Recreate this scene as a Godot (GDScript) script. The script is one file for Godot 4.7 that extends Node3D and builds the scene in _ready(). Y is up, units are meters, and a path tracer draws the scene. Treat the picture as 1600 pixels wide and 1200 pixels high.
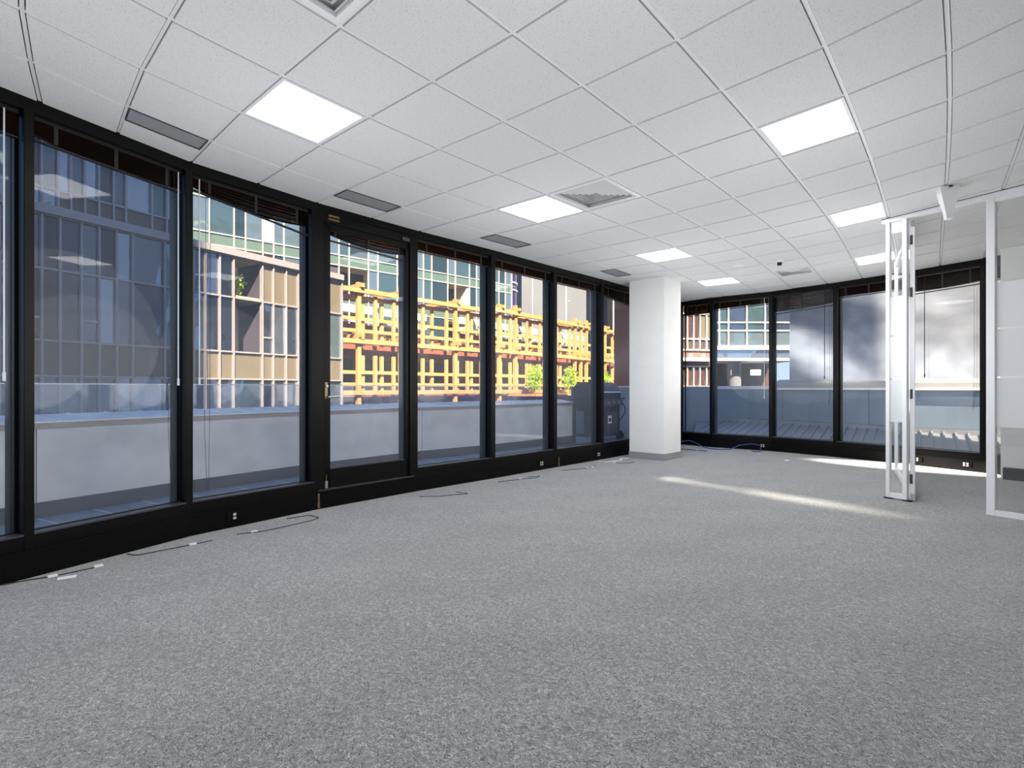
extends Node3D
# An empty corner office under a tiled ceiling, black glazed facades on two sides, a terrace and a city block outside.
# Plan coordinates are (x, depth) in metres from the tripod, depth growing into the room; heights are above the carpet.

const EYE := 1.0806          # lens height
const CEIL := 2.75           # ceiling height
const FILL_ENERGY := 0.66
const FILL_COLOR := Color(0.985, 0.99, 1.0)
var used := {}
var M := {}
var rng := RandomNumberGenerator.new()

# ------------------------------------------------------------------ helpers
func V(p: Vector2, h: float) -> Vector3:
	return Vector3(p.x, h, -p.y)

func st0() -> SurfaceTool:
	var s := SurfaceTool.new()
	s.begin(Mesh.PRIMITIVE_TRIANGLES)
	return s

func quad(s: SurfaceTool, a: Vector3, b: Vector3, c: Vector3, d: Vector3) -> void:
	# corners anticlockwise as seen from the front
	var n := (b - a).cross(c - a)
	if n.length_squared() < 1e-14:
		n = (c - a).cross(d - a)
	n = n.normalized()
	for p in [a, c, b, a, d, c]:
		s.set_normal(n)
		s.add_vertex(p)

func tri(s: SurfaceTool, a: Vector3, b: Vector3, c: Vector3) -> void:
	var n := (b - a).cross(c - a).normalized()
	for p in [a, c, b]:
		s.set_normal(n)
		s.add_vertex(p)

func hexa(s: SurfaceTool, lo: Array, hi: Array) -> void:
	# prism between two polygons of the same number of corners, both anticlockwise seen from above
	var k := lo.size()
	for i in k:
		var j := (i + 1) % k
		quad(s, lo[i], lo[j], hi[j], hi[i])
	if k == 4:
		quad(s, hi[0], hi[1], hi[2], hi[3])
		quad(s, lo[3], lo[2], lo[1], lo[0])
	else:
		for i in range(1, k - 1):
			tri(s, hi[0], hi[i], hi[i + 1])
			tri(s, lo[0], lo[i + 1], lo[i])

func box(s: SurfaceTool, c: Vector3, x: Vector3, y: Vector3, z: Vector3) -> void:
	# half axes x, y, z
	if x.cross(y).dot(z) < 0.0:
		z = -z
	var lo := [c - x - y - z, c - x - y + z, c + x - y + z, c + x - y - z]
	var hi := [c - x + y - z, c - x + y + z, c + x + y + z, c + x + y - z]
	hexa(s, lo, hi)

func cbox(s: SurfaceTool, c: Vector3, x: Vector3, y: Vector3, z: Vector3, ch: float) -> void:
	# a box whose four long (y) edges are chamfered
	if x.cross(y).dot(z) < 0.0:
		z = -z
	var ux := x.normalized() * ch
	var uz := z.normalized() * ch
	var ring := [-x - z + uz, -x + z - uz, -x + z + ux, x + z - ux, x + z - uz, x - z + uz, x - z - ux * 1.0, -x - z + ux]
	ring[7] = -x - z + ux
	ring[6] = x - z - ux
	var lo := []
	var hi := []
	for r in ring:
		lo.append(c + r - y)
		hi.append(c + r + y)
	hexa(s, lo, hi)

func bar(s: SurfaceTool, a: Vector3, b: Vector3, w: float, t: float, up := Vector3.UP) -> void:
	# straight bar from a to b, w wide across, t thick along up
	var d := (b - a)
	var side := d.cross(up).normalized() * w * 0.5
	var u := side.cross(d).normalized() * t * 0.5
	box(s, (a + b) * 0.5, side, d * 0.5, u)

func tube(s: SurfaceTool, pts: Array, r: float, sides := 6) -> void:
	var rings := []
	for i in pts.size():
		var a: Vector3 = pts[max(0, i - 1)]
		var b: Vector3 = pts[min(pts.size() - 1, i + 1)]
		var d := (b - a).normalized()
		var u := d.cross(Vector3.UP if absf(d.y) < 0.9 else Vector3.RIGHT).normalized()
		var v := u.cross(d)
		var ring := []
		for k in sides:
			var t := TAU * k / sides
			ring.append(pts[i] + (u * cos(t) + v * sin(t)) * r)
		rings.append(ring)
	for i in pts.size() - 1:
		for k in sides:
			var j := (k + 1) % sides
			quad(s, rings[i][j], rings[i][k], rings[i + 1][k], rings[i + 1][j])
	for k in range(1, sides - 1):
		tri(s, rings[0][0], rings[0][k], rings[0][k + 1])
		var e: int = pts.size() - 1
		tri(s, rings[e][0], rings[e][k + 1], rings[e][k])

func lathe(s: SurfaceTool, at: Vector3, prof: Array, sides := 24) -> void:
	# prof: Vector2(radius, height), top to bottom
	for i in prof.size() - 1:
		for k in sides:
			var a := TAU * k / sides
			var b := TAU * (k + 1) / sides
			var p: Vector2 = prof[i]
			var q: Vector2 = prof[i + 1]
			var A := at + Vector3(cos(a) * p.x, p.y, sin(a) * p.x)
			var B := at + Vector3(cos(b) * p.x, p.y, sin(b) * p.x)
			var C := at + Vector3(cos(b) * q.x, q.y, sin(b) * q.x)
			var D := at + Vector3(cos(a) * q.x, q.y, sin(a) * q.x)
			quad(s, A, B, C, D)

func ccw(poly: PackedVector2Array) -> PackedVector2Array:
	# plan (x, depth): anticlockwise as seen from above
	if Geometry2D.is_polygon_clockwise(poly):
		poly.reverse()
	return poly

func slab(s: SurfaceTool, poly: PackedVector2Array, y0: float, y1: float) -> void:
	var p := PackedVector2Array(poly)
	var area := 0.0
	for i in p.size():
		var j := (i + 1) % p.size()
		area += p[i].x * p[j].y - p[j].x * p[i].y
	if area < 0.0:
		p.reverse()
	for i in p.size():
		var j := (i + 1) % p.size()
		quad(s, V(p[i], y0), V(p[j], y0), V(p[j], y1), V(p[i], y1))
	var t := Geometry2D.triangulate_polygon(p)
	for k in range(0, t.size(), 3):
		var a := p[t[k]]
		var b := p[t[k + 1]]
		var c := p[t[k + 2]]
		if (b - a).cross(c - a) < 0.0:
			var w := b
			b = c
			c = w
		tri(s, V(a, y1), V(b, y1), V(c, y1))
		tri(s, V(a, y0), V(c, y0), V(b, y0))

func numbered(n: String) -> String:
	if not used.has(n):
		used[n] = 0
		return n
	used[n] += 1
	return "%s_%03d" % [n, used[n]]

func obj(called: String, s: SurfaceTool, m: Material, parent: Node3D = null) -> MeshInstance3D:
	var o := MeshInstance3D.new()
	o.mesh = s.commit()
	o.material_override = m
	if parent == null:
		o.name = numbered(called)
		add_child(o)
	else:
		o.name = called
		parent.add_child(o, true)
	return o

func tag(o: Node, label: String, category: String, group := "") -> void:
	o.set_meta("label", label)
	o.set_meta("category", category)
	if group:
		o.set_meta("group", group)

func thing(called: String, label: String, category: String, group := "", at := Vector3.ZERO) -> Node3D:
	var o := Node3D.new()
	o.name = numbered(called)
	add_child(o)
	o.position = at
	tag(o, label, category, group)
	return o

func struct(called: String, label: String, category: String) -> Node3D:
	var o := thing(called, label, category)
	o.set_meta("kind", "structure")
	return o

func mat(c: Color, rough := 0.6, metal := 0.0, spec := 0.5) -> StandardMaterial3D:
	var m := StandardMaterial3D.new()
	m.albedo_color = c
	m.roughness = rough
	m.metallic = metal
	m.metallic_specular = spec
	return m

func pane_mat(c: Color, a: float) -> StandardMaterial3D:
	var m := mat(c, 0.0)
	m.transparency = BaseMaterial3D.TRANSPARENCY_ALPHA
	m.albedo_color = Color(c.r, c.g, c.b, a)
	return m

func noise_tex(freq: float, lo: Color, hi: Color, seed_ := 1, size := 512, oct := 4, p0 := 0.0, p1 := 1.0) -> NoiseTexture2D:
	var n := FastNoiseLite.new()
	n.seed = seed_
	n.frequency = freq
	n.fractal_octaves = oct
	var g := Gradient.new()
	g.set_color(0, lo)
	g.set_color(1, hi)
	g.set_offset(0, p0)
	g.set_offset(1, p1)
	var t := NoiseTexture2D.new()
	t.width = size
	t.height = size
	t.seamless = true
	t.noise = n
	t.color_ramp = g
	return t

func tri_tex(m: StandardMaterial3D, t: Texture2D, metres: float) -> StandardMaterial3D:
	m.albedo_texture = t
	m.uv1_triplanar = true
	m.uv1_world_triplanar = true
	m.uv1_scale = Vector3.ONE / metres
	return m

# ------------------------------------------------------------------ textures
func carpet_image() -> Image:
	# looped pile: short curled strands, pale and charcoal, combed in drifting directions
	var n := 2048
	var im := Image.create(n, n, false, Image.FORMAT_RGB8)
	im.fill(Color(0.60, 0.60, 0.60))
	var w := TAU / n
	for k in 105000:
		var x := rng.randf() * n
		var y := rng.randf() * n
		var lay := sin(x * w + 1.7 * sin(y * w * 2.0)) + 0.7 * cos(y * w * 3.0 + sin(x * w * 2.0))
		var t := lay * 1.3 + rng.randf_range(-0.7, 0.7)
		var bend := rng.randf_range(-0.25, 0.25)
		var g := 0.0
		var r := rng.randf() + 0.05 * lay
		if r < 0.36:
			g = rng.randf_range(0.20, 0.42)
		elif r < 0.68:
			g = rng.randf_range(0.55, 0.68)
		else:
			g = rng.randf_range(0.76, 0.97)
		var c := Color(g, g, g * 0.99)
		for i in rng.randi_range(7, 15):
			var px := int(x) & 2047
			var py := int(y) & 2047
			im.set_pixel(px, py, c)
			im.set_pixel((px + 1) & 2047, py, c)
			im.set_pixel(px, (py + 1) & 2047, c)
			t += bend
			x += cos(t) * 1.5
			y += sin(t) * 1.5
	return im

func tile_image() -> Image:
	# mineral fibre: off-white with pinholes and short fissures
	var n := 512
	var im := Image.create(n, n, false, Image.FORMAT_RGB8)
	im.fill(Color(0.90, 0.90, 0.895))
	for k in 2600:
		var x := rng.randi() % n
		var y := rng.randi() % n
		var g := rng.randf_range(0.45, 0.78)
		var c := Color(g, g, g)
		im.set_pixel(x, y, c)
		if rng.randf() < 0.55:
			im.set_pixel((x + 1) % n, y, c)
		if rng.randf() < 0.45:
			im.set_pixel(x, (y + 1) % n, c)
			im.set_pixel((x + 1) % n, (y + 1) % n, c)
	return im

func perforated_image() -> Image:
	var n := 64
	var im := Image.create(n, n, false, Image.FORMAT_RGB8)
	im.fill(Color(0.88, 0.88, 0.89))
	for y in n:
		for x in n:
			var u := fposmod(x, 8.0) - 3.5
			var v := fposmod(y, 8.0) - 3.5
			if u * u + v * v < 6.5:
				im.set_pixel(x, y, Color(0.50, 0.50, 0.50))
	return im

func materials() -> void:
	var carpet := mat(Color(0.77, 0.77, 0.77), 0.95, 0.0, 0.15)
	carpet.rim_enabled = true
	carpet.rim = 1.0
	carpet.rim_tint = 0.0
	tri_tex(carpet, ImageTexture.create_from_image(carpet_image()), 1.9)
	carpet.normal_enabled = false
	carpet.heightmap_enabled = true
	carpet.heightmap_texture = carpet.albedo_texture
	carpet.heightmap_scale = 0.35
	M.carpet = carpet
	M.tile = tri_tex(mat(Color(0.97, 0.97, 0.97), 0.9, 0.0, 0.2), ImageTexture.create_from_image(tile_image()), 0.62)
	M.grid = mat(Color(0.90, 0.90, 0.90), 0.45)
	M.plenum = mat(Color(0.25, 0.25, 0.25), 0.9)
	M.plaster = tri_tex(mat(Color(0.93, 0.93, 0.92), 0.75, 0.0, 0.3), noise_tex(0.02, Color(0.97, 0.97, 0.97), Color(1, 1, 1), 3, 256), 1.5)
	M.grey_skirt = mat(Color(0.58, 0.58, 0.60), 0.5)
	M.black = tri_tex(mat(Color(0.028, 0.026, 0.025), 0.38, 0.0, 0.3), noise_tex(0.03, Color(0.75, 0.75, 0.75), Color(1, 1, 1), 5, 256), 0.8)
	M.black_box = tri_tex(mat(Color(0.025, 0.022, 0.02), 0.5, 0.0, 0.25), noise_tex(0.02, Color(0.7, 0.7, 0.7), Color(1, 1, 1), 6, 256), 1.1)
	M.bead = mat(Color(0.30, 0.30, 0.32), 0.35, 0.5)
	M.glass = pane_mat(Color(0.62, 0.70, 0.78), 0.05)
	M.glass.metallic_specular = 0.27
	M.clear = pane_mat(Color(0.8, 0.85, 0.85), 0.03)
	M.fence_glass = pane_mat(Color(0.32, 0.56, 0.80), 0.13)
	M.film = mat(Color(0.86, 0.87, 0.88), 0.7, 0.0, 0.3)
	M.film.backlight_enabled = true
	M.film.backlight = Color(0.5, 0.5, 0.5)
	M.white_metal = mat(Color(0.90, 0.90, 0.91), 0.35)
	M.white_plastic = mat(Color(0.92, 0.92, 0.92), 0.4)
	M.grey_plastic = mat(Color(0.74, 0.73, 0.71), 0.4)
	M.dark_plastic = mat(Color(0.05, 0.05, 0.05), 0.4)
	M.steel = mat(Color(0.72, 0.71, 0.68), 0.3, 0.85)
	M.brass = mat(Color(0.55, 0.47, 0.34), 0.35, 0.8)
	M.slat = mat(Color(0.17, 0.11, 0.075), 0.25, 0.7)
	M.blind_dark = mat(Color(0.07, 0.06, 0.055), 0.35, 0.2)
	M.wand = mat(Color(0.80, 0.82, 0.84), 0.25)
	M.cord = mat(Color(0.04, 0.04, 0.045), 0.6)
	M.blue_cord = mat(Color(0.10, 0.22, 0.50), 0.5)
	M.lamp = mat(Color(0.95, 0.95, 0.95), 0.5)
	M.lamp.emission_enabled = true
	M.lamp.emission = Color(1.0, 0.995, 0.985)
	M.lamp.emission_energy_multiplier = 7.0
	M.vent = tri_tex(mat(Color(0.75, 0.75, 0.76), 0.6), ImageTexture.create_from_image(perforated_image()), 0.09)
	M.vent_blade = mat(Color(0.82, 0.82, 0.82), 0.5)
	# outside
	M.render_wall = tri_tex(mat(Color(0.92, 0.93, 0.94), 0.75, 0.0, 0.3), noise_tex(0.012, Color(0.86, 0.87, 0.88), Color(1, 1, 1), 8, 512), 3.0)
	M.render_dark = tri_tex(mat(Color(0.40, 0.40, 0.43), 0.8, 0.0, 0.3), noise_tex(0.02, Color(0.8, 0.8, 0.82), Color(1, 1, 1), 9, 256), 1.4)
	M.coping = mat(Color(0.88, 0.90, 0.92), 0.4, 0.1)
	M.coping_trim = mat(Color(0.66, 0.63, 0.61), 0.6)
	M.paver = tri_tex(mat(Color(0.50, 0.56, 0.64), 0.6, 0.0, 0.4), noise_tex(0.03, Color(0.86, 0.86, 0.88), Color(1, 1, 1), 10, 256), 1.2)
	M.mortar = mat(Color(0.80, 0.83, 0.86), 0.8)
	M.roof_metal = mat(Color(0.56, 0.58, 0.62), 0.4, 0.35)
	M.panel_blue = tri_tex(mat(Color(0.50, 0.56, 0.64), 0.45, 0.15), noise_tex(0.01, Color(0.86, 0.87, 0.88), Color(1, 1, 1), 12, 256), 3.0)
	M.ledge = mat(Color(0.62, 0.62, 0.62), 0.4, 0.2)
	M.concrete = tri_tex(mat(Color(0.70, 0.73, 0.79), 0.85, 0.0, 0.3), noise_tex(0.012, Color(0.72, 0.73, 0.76), Color(1, 1, 1), 14, 512, 6), 2.6)
	M.tower = tri_tex(mat(Color(0.46, 0.48, 0.52), 0.85, 0.0, 0.3), noise_tex(0.006, Color(0.86, 0.86, 0.86), Color(1, 1, 1), 15, 256), 12.0)
	M.asphalt = mat(Color(0.25, 0.25, 0.26), 0.9)
	M.frame_purple = mat(Color(0.60, 0.58, 0.60), 0.45, 0.1)
	M.frame_white = mat(Color(0.86, 0.85, 0.83), 0.45)
	# mirror glass of the city fronts, every sheet a little wavy
	var wave := FastNoiseLite.new()
	wave.seed = 77
	wave.frequency = 0.012
	wave.fractal_octaves = 2
	var wt := NoiseTexture2D.new()
	wt.width = 256
	wt.height = 256
	wt.seamless = true
	wt.noise = wave
	wt.as_normal_map = true
	wt.bump_strength = 6.0
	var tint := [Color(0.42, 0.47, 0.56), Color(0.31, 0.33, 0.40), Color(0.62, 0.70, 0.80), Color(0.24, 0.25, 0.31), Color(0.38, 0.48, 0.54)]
	M.city_glass = []
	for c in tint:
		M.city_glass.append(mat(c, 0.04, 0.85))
	M.teal = [mat(Color(0.36, 0.47, 0.50), 0.05, 0.7), mat(Color(0.50, 0.58, 0.62), 0.06, 0.7), mat(Color(0.26, 0.34, 0.37), 0.05, 0.7)]
	for m in M.city_glass + M.teal:
		m.normal_enabled = true
		m.normal_texture = wt
		m.normal_scale = 0.35
		m.uv1_triplanar = true
		m.uv1_world_triplanar = true
		m.uv1_scale = Vector3.ONE / 4.5
	M.teal_spandrel = mat(Color(0.34, 0.42, 0.40), 0.25, 0.1)
	M.frame_pale = mat(Color(0.66, 0.66, 0.66), 0.45)
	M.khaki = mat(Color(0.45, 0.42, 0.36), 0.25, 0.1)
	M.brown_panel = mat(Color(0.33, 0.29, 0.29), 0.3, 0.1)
	M.white_wall = mat(Color(0.88, 0.87, 0.84), 0.7)
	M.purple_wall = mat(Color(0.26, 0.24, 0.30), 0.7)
	M.purple_glass = mat(Color(0.30, 0.26, 0.46), 0.1, 0.5)
	M.beige = mat(Color(0.62, 0.58, 0.52), 0.7)
	M.timber = tri_tex(mat(Color(0.81, 0.62, 0.40), 0.6, 0.0, 0.3), noise_tex(0.05, Color(0.85, 0.85, 0.85), Color(1, 1, 1), 18, 256), 0.8)
	M.rust = mat(Color(0.52, 0.30, 0.21), 0.75)
	M.rust_dark = mat(Color(0.24, 0.14, 0.12), 0.6)
	M.brown_brick = mat(Color(0.45, 0.36, 0.32), 0.8)
	M.leaf = mat(Color(0.55, 0.70, 0.16), 0.6)
	M.leaf.backlight_enabled = true
	M.leaf.backlight = Color(0.5, 0.6, 0.1)
	M.grill_body = mat(Color(0.24, 0.23, 0.25), 0.45, 0.3)
	M.grill_frame = mat(Color(0.12, 0.12, 0.15), 0.45, 0.2)
	M.grill_steel = mat(Color(0.42, 0.41, 0.42), 0.3, 0.7)

# ------------------------------------------------------------------ plan
# feet of the facade posts, along the long side and the far side
var LEFT := [Vector2(-3.9, -3.0), Vector2(-3.88, -0.8), Vector2(-3.78, 0.2), Vector2(-3.55, 1.2), Vector2(-3.18, 2.15), Vector2(-2.766, 3.045), Vector2(-2.367, 3.898), Vector2(-1.741, 4.77), Vector2(-1.028, 5.576), Vector2(-0.224, 6.40), Vector2(0.598, 7.293), Vector2(1.39, 8.127), Vector2(2.33, 9.18), Vector2(3.28, 10.23)]
var RIGHT := [Vector2(3.28, 10.23), Vector2(3.656, 9.757), Vector2(4.452, 9.146), Vector2(5.089, 8.372), Vector2(5.607, 7.592), Vector2(6.03, 6.809), Vector2(6.35, 6.15), Vector2(7.1, 4.6), Vector2(8.0, 2.6)]
# parapet foot along the terrace
var PARAPET := [Vector2(-5.6, -0.8), Vector2(-5.45, 0.6), Vector2(-4.98, 2.3), Vector2(-3.95, 4.41), Vector2(-3.36, 5.45), Vector2(-2.54, 6.67), Vector2(-1.37, 8.08), Vector2(-0.41, 8.92), Vector2(0.72, 10.13), Vector2(1.22, 10.68)]

func room() -> PackedVector2Array:
	var p := PackedVector2Array(LEFT)
	for i in range(1, RIGHT.size()):
		p.append(RIGHT[i])
	p.append(Vector2(8.0, -3.0))
	return p

func outward(a: Vector2, b: Vector2) -> Vector2:
	# to the left of the way from a to b in plan: outside the room on both facades
	var d := (b - a).normalized()
	return Vector2(-d.y, d.x)

func cell(a: float, b: float) -> Vector2:
	# corner of the ceiling grid, which bows gently with the facade; straight on beyond the measured field
	var ac := clampf(a, -1.0, 7.0)
	var bc := clampf(b, 0.0, 13.0)
	var p := bowed(ac, bc)
	if a != ac:
		p += (bowed(ac, bc) - bowed(ac - signf(a - ac) * 0.5, bc)) * 2.0 * absf(a - ac)
	if b != bc:
		p += (bowed(ac, bc) - bowed(ac, bc - signf(b - bc) * 0.5)) * 2.0 * absf(b - bc)
	return p

func bowed(a: float, b: float) -> Vector2:
	var A := a - 3.0
	var B := b - 6.0
	var x := 1.16586 - 0.41058 * A + 0.39052 * B - 0.01775 * A * A + 0.01264 * A * B - 0.00028 * B * B + 0.00248 * A * A * A - 0.00017 * A * A * B + 0.00206 * A * B * B - 0.00044 * B * B * B - 0.00005 * A * A * B * B - 0.0004 * A * A * A * B - 0.00031 * A * B * B * B
	var z := 3.7875 + 0.38697 * A + 0.42934 * B + 0.0001 * A * A + 0.00085 * A * B - 0.00057 * B * B - 0.00041 * A * A * A + 0.00007 * A * A * B + 0.00024 * A * B * B + 0.00004 * B * B * B - 0.00011 * A * A * B * B - 0.00005 * A * A * A * B - 0.00005 * A * B * B * B
	return Vector2(x, z)

# ------------------------------------------------------------------ scene
func _ready() -> void:
	rng.seed = 20240
	# camera
	var cam := Camera3D.new()
	cam.name = "camera"
	cam.projection = Camera3D.PROJECTION_FRUSTUM
	cam.near = 0.05
	cam.far = 400.0
	cam.size = 0.05 * 1200.0 / 830.0
	cam.frustum_offset = Vector2(0.0, 0.05 * 6.5 / 830.0)
	cam.position = Vector3(0, EYE, 0)
	add_child(cam)
	cam.current = true
	# sky, exposure
	var env := Environment.new()
	env.background_mode = Environment.BG_SKY
	var sky := Sky.new()
	var sm := ProceduralSkyMaterial.new()
	sm.sky_top_color = Color(0.40, 0.58, 0.84)
	sm.sky_horizon_color = Color(0.76, 0.84, 0.92)
	sm.ground_bottom_color = Color(0.30, 0.30, 0.30)
	sm.ground_horizon_color = Color(0.55, 0.57, 0.60)
	sm.sun_angle_max = 12.0
	sm.energy_multiplier = 1.0
	sky.sky_material = sm
	env.sky = sky
	env.background_energy_multiplier = 1.0
	env.tonemap_mode = Environment.TONE_MAPPER_LINEAR
	env.tonemap_exposure = 1.3
	env.sdfgi_enabled = true
	env.ssao_enabled = true
	env.ssil_enabled = true
	var we := WorldEnvironment.new()
	we.name = "world_environment"
	we.environment = env
	add_child(we)
	# sun: behind the tripod, a little to the right
	var sun := DirectionalLight3D.new()
	sun.name = "sun"
	sun.light_color = Color(1.0, 0.92, 0.79)
	sun.light_energy = 5.0
	sun.light_angular_distance = 0.6
	sun.shadow_enabled = true
	add_child(sun)
	var to_sun := Vector3(0.30, 0.80, 0.95).normalized()
	sun.look_at_from_position(to_sun * 50.0, Vector3.ZERO, Vector3.UP)

	# sun thrown back by single panes of the glass building across the street
	for g in [[Vector2(-9.7, 20.7), 8.6, Vector2(5.25, 10.2), 2.0, 0.85, 1500.0], [Vector2(-9.6, 20.9), 8.2, Vector2(5.7, 9.6), 1.45, 0.8, 1500.0], [Vector2(-9.3, 21.4), 7.6, Vector2(6.75, 8.1), 1.35, 1.0, 1200.0], [Vector2(-9.1, 21.8), 9.6, Vector2(6.15, 8.95), 2.75, 0.8, 1200.0], [Vector2(-9.2, 21.6), 7.0, Vector2(7.0, 7.7), 0.6, 0.9, 500.0], [Vector2(-9.5, 21.1), 7.2, Vector2(5.4, 7.28), 0.0, 1.05, 6500.0], [Vector2(-9.3, 21.3), 4.4, Vector2(1.75, 6.5), 0.0, 0.40, 1700.0], [Vector2(-9.2, 21.5), 4.7, Vector2(2.75, 5.2), 0.0, 0.36, 1400.0]]:
		var glint := SpotLight3D.new()
		glint.name = "pane_glint"
		glint.light_color = Color(1.0, 0.97, 0.90)
		glint.light_energy = g[5]
		glint.light_size = 0.12
		glint.spot_angle = g[4]
		glint.spot_angle_attenuation = 0.5
		glint.spot_range = 60.0
		glint.shadow_enabled = true
		add_child(glint, true)
		glint.look_at_from_position(V(g[0], g[1]), V(g[2], g[3]), Vector3.UP)

	materials()
	shell()
	ceiling()
	facade_left()
	facade_right()
	partition()
	terrace()
	far_side()
	city()
	small_things()

# ------------------------------------------------------------------ room shell
func shell() -> void:
	var f := st0()
	var p := room()
	slab(f, p, -0.25, 0.0)
	var fl := obj("floor", f, M.carpet)
	tag(fl, "grey flecked loop pile carpet covering the whole office floor", "floor")
	fl.set_meta("kind", "structure")
	# plain walls behind the tripod
	var b := st0()
	box(b, Vector3(2.05, 1.375, 3.1), Vector3(6.1, 0, 0), Vector3(0, 1.375, 0), Vector3(0, 0, 0.1))
	var wb := obj("wall_back", b, M.plaster)
	tag(wb, "plain white plaster wall behind the viewer", "wall")
	wb.set_meta("kind", "structure")
	var r := st0()
	box(r, Vector3(8.1, 1.375, 0.2), Vector3(0.1, 0, 0), Vector3(0, 1.375, 0), Vector3(0, 0, 2.8))
	var wr := obj("wall_side", r, M.plaster)
	tag(wr, "plain white plaster wall beyond the glass partition", "wall")
	wr.set_meta("kind", "structure")
	# square column
	var col := struct("column", "square white plastered column with a grey skirting near the far corner", "column")
	var c := Vector2(1.829, 8.272)
	var fr := Vector2(2.262, 7.905)
	var rt := Vector2(2.625, 8.268)
	var bk := c + rt - fr
	var s := st0()
	slab(s, PackedVector2Array([c, fr, rt, bk]), 0.0, CEIL)
	obj("shaft", s, M.plaster, col)
	var k := st0()
	var mid := (c + fr + rt + bk) / 4.0
	var poly := PackedVector2Array()
	for q in [c, fr, rt, bk]:
		poly.append(q + (q - mid).normalized() * 0.012)
	slab(k, poly, 0.0, 0.10)
	obj("baseboard", k, M.grey_skirt, col)

func ceiling() -> void:
	var root := struct("ceiling", "white suspended ceiling of square mineral fibre tiles on a metal grid", "ceiling")
	var rm := room()
	# solid floor slab above the void
	var sl := st0()
	var wide := Geometry2D.offset_polygon(rm, 0.15)[0]
	slab(sl, wide, 2.93, 3.25)
	obj("slab", sl, M.plenum, root)
	var lights := {}
	for q in [[5, 2], [5, 6], [5, 10], [5, 14], [1, 6], [1, 10], [1, 14], [1, 2], [5, -2], [1, -2]]:
		lights[Vector2i(q[0], q[1])] = true
	var vents := {Vector2i(3, 1): true, Vector2i(4, 6): true, Vector2i(3, 14): true}
	var grilles := {Vector2i(7, 1): true, Vector2i(7, 4): true, Vector2i(7, 7): true, Vector2i(7, 11): true}
	var field := PackedVector2Array()
	# tiles
	var lit := 0
	for a in range(-4, 10):
		for b in range(-2, 19):
			if a > 7:
				continue
			var o := 1.0 if a < 7 else 1.4     # the last row runs on to the facade
			var q := [cell(a, b), cell(a + o, b), cell(a + o, b + 1), cell(a, b + 1)]
			var key := Vector2i(a, b)
			var poly := PackedVector2Array(q)
			var g := Geometry2D.offset_polygon(poly, -0.013)
			if g.is_empty():
				continue
			var cut := Geometry2D.intersect_polygons(g[0], rm)
			if cut.is_empty():
				continue
			if lights.has(key):
				light_panel(q, a, b)
				continue
			if vents.has(key):
				diffuser(q, a, b)
				continue
			if grilles.has(key):
				# the strip of tile between grille and facade, the grille itself along the inner edge
				var e := 0.30
				var m0: Vector2 = q[0].lerp(q[1], e)
				var m1: Vector2 = q[3].lerp(q[2], e)
				grille([q[0], m0, m1, q[3]], b)
				var rest := Geometry2D.offset_polygon(PackedVector2Array([m0, q[1], q[2], m1]), -0.008)
				cut = Geometry2D.intersect_polygons(rest[0], rm)
			for piece in cut:
				var s := st0()
				slab(s, piece, CEIL - 0.007, CEIL + 0.012)
				obj("tile", s, M.tile, root)
	# grid bars
	for a in range(-4, 11):
		for b in range(-2, 19):
			for way in 2:
				var p0 := cell(a, b)
				var p1 := cell(a, b + 1) if way == 0 else cell(a + 1, b)
				if a > 7:
					continue
				if way == 1 and a == 7:
					p1 = cell(a + 1.4, b)
				var d := (p1 - p0).normalized()
				var n := Vector2(-d.y, d.x) * (0.0095 if way == 0 else 0.008)
				var ends := 0.0 if way == 0 else 0.0095
				var strip := PackedVector2Array([p0 + d * ends - n, p1 - d * ends - n, p1 - d * ends + n, p0 + d * ends + n])
				for piece in Geometry2D.intersect_polygons(strip, rm):
					var s := st0()
					slab(s, piece, CEIL, CEIL + 0.03)
					obj("grid_bar", s, M.grid, root)
	# backing board over the whole room, seen bare only where the tiles end
	var s2 := st0()
	slab(s2, rm, CEIL + 0.034, CEIL + 0.05)
	obj("backing_board", s2, M.grid, root)

func inset(q: Array, d: float) -> Array:
	# corners moved inwards by d, order kept
	var m: Vector2 = (q[0] + q[1] + q[2] + q[3]) / 4.0
	var out := []
	for i in 4:
		var a: Vector2 = (q[(i + 1) % 4] - q[i]).normalized()
		var b: Vector2 = (q[(i + 3) % 4] - q[i]).normalized()
		out.append(q[i] + (a + b) * d)
	return out

func ring(s: SurfaceTool, o: Array, yo: float, i: Array, yi: float) -> void:
	# flat or sloping band between two quads, seen from below
	for k in 4:
		var j := (k + 1) % 4
		quad(s, V(o[k], yo), V(i[k], yi), V(i[j], yi), V(o[j], yo))

func frame_solid(s: SurfaceTool, o: Array, i: Array, y0: float, y1: float) -> void:
	for k in 4:
		var j := (k + 1) % 4
		slab(s, PackedVector2Array([o[k], o[j], i[j], i[k]]), y0, y1)

var LIGHT_WORDS := {
	Vector2i(5, 2): "square glowing ceiling panel above the leftmost windows, largest of the left row",
	Vector2i(5, 6): "square glowing ceiling panel touching the corner of the square air diffuser",
	Vector2i(5, 10): "square glowing ceiling panel just in front of the white column top",
	Vector2i(5, 14): "small far glowing ceiling panel to the right of the column top",
	Vector2i(1, 6): "square glowing ceiling panel, nearest of the row leading to the partition",
	Vector2i(1, 10): "square glowing ceiling panel just left of the partition head track end",
	Vector2i(1, 2): "glowing ceiling panel of the right row, above the viewer and out of the picture",
	Vector2i(5, -2): "glowing ceiling panel behind the viewer, beside the window wall",
	Vector2i(1, -2): "glowing ceiling panel behind the viewer, middle of the room",
	Vector2i(1, 14): "glowing ceiling panel seen behind the white partition post",
}

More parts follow.
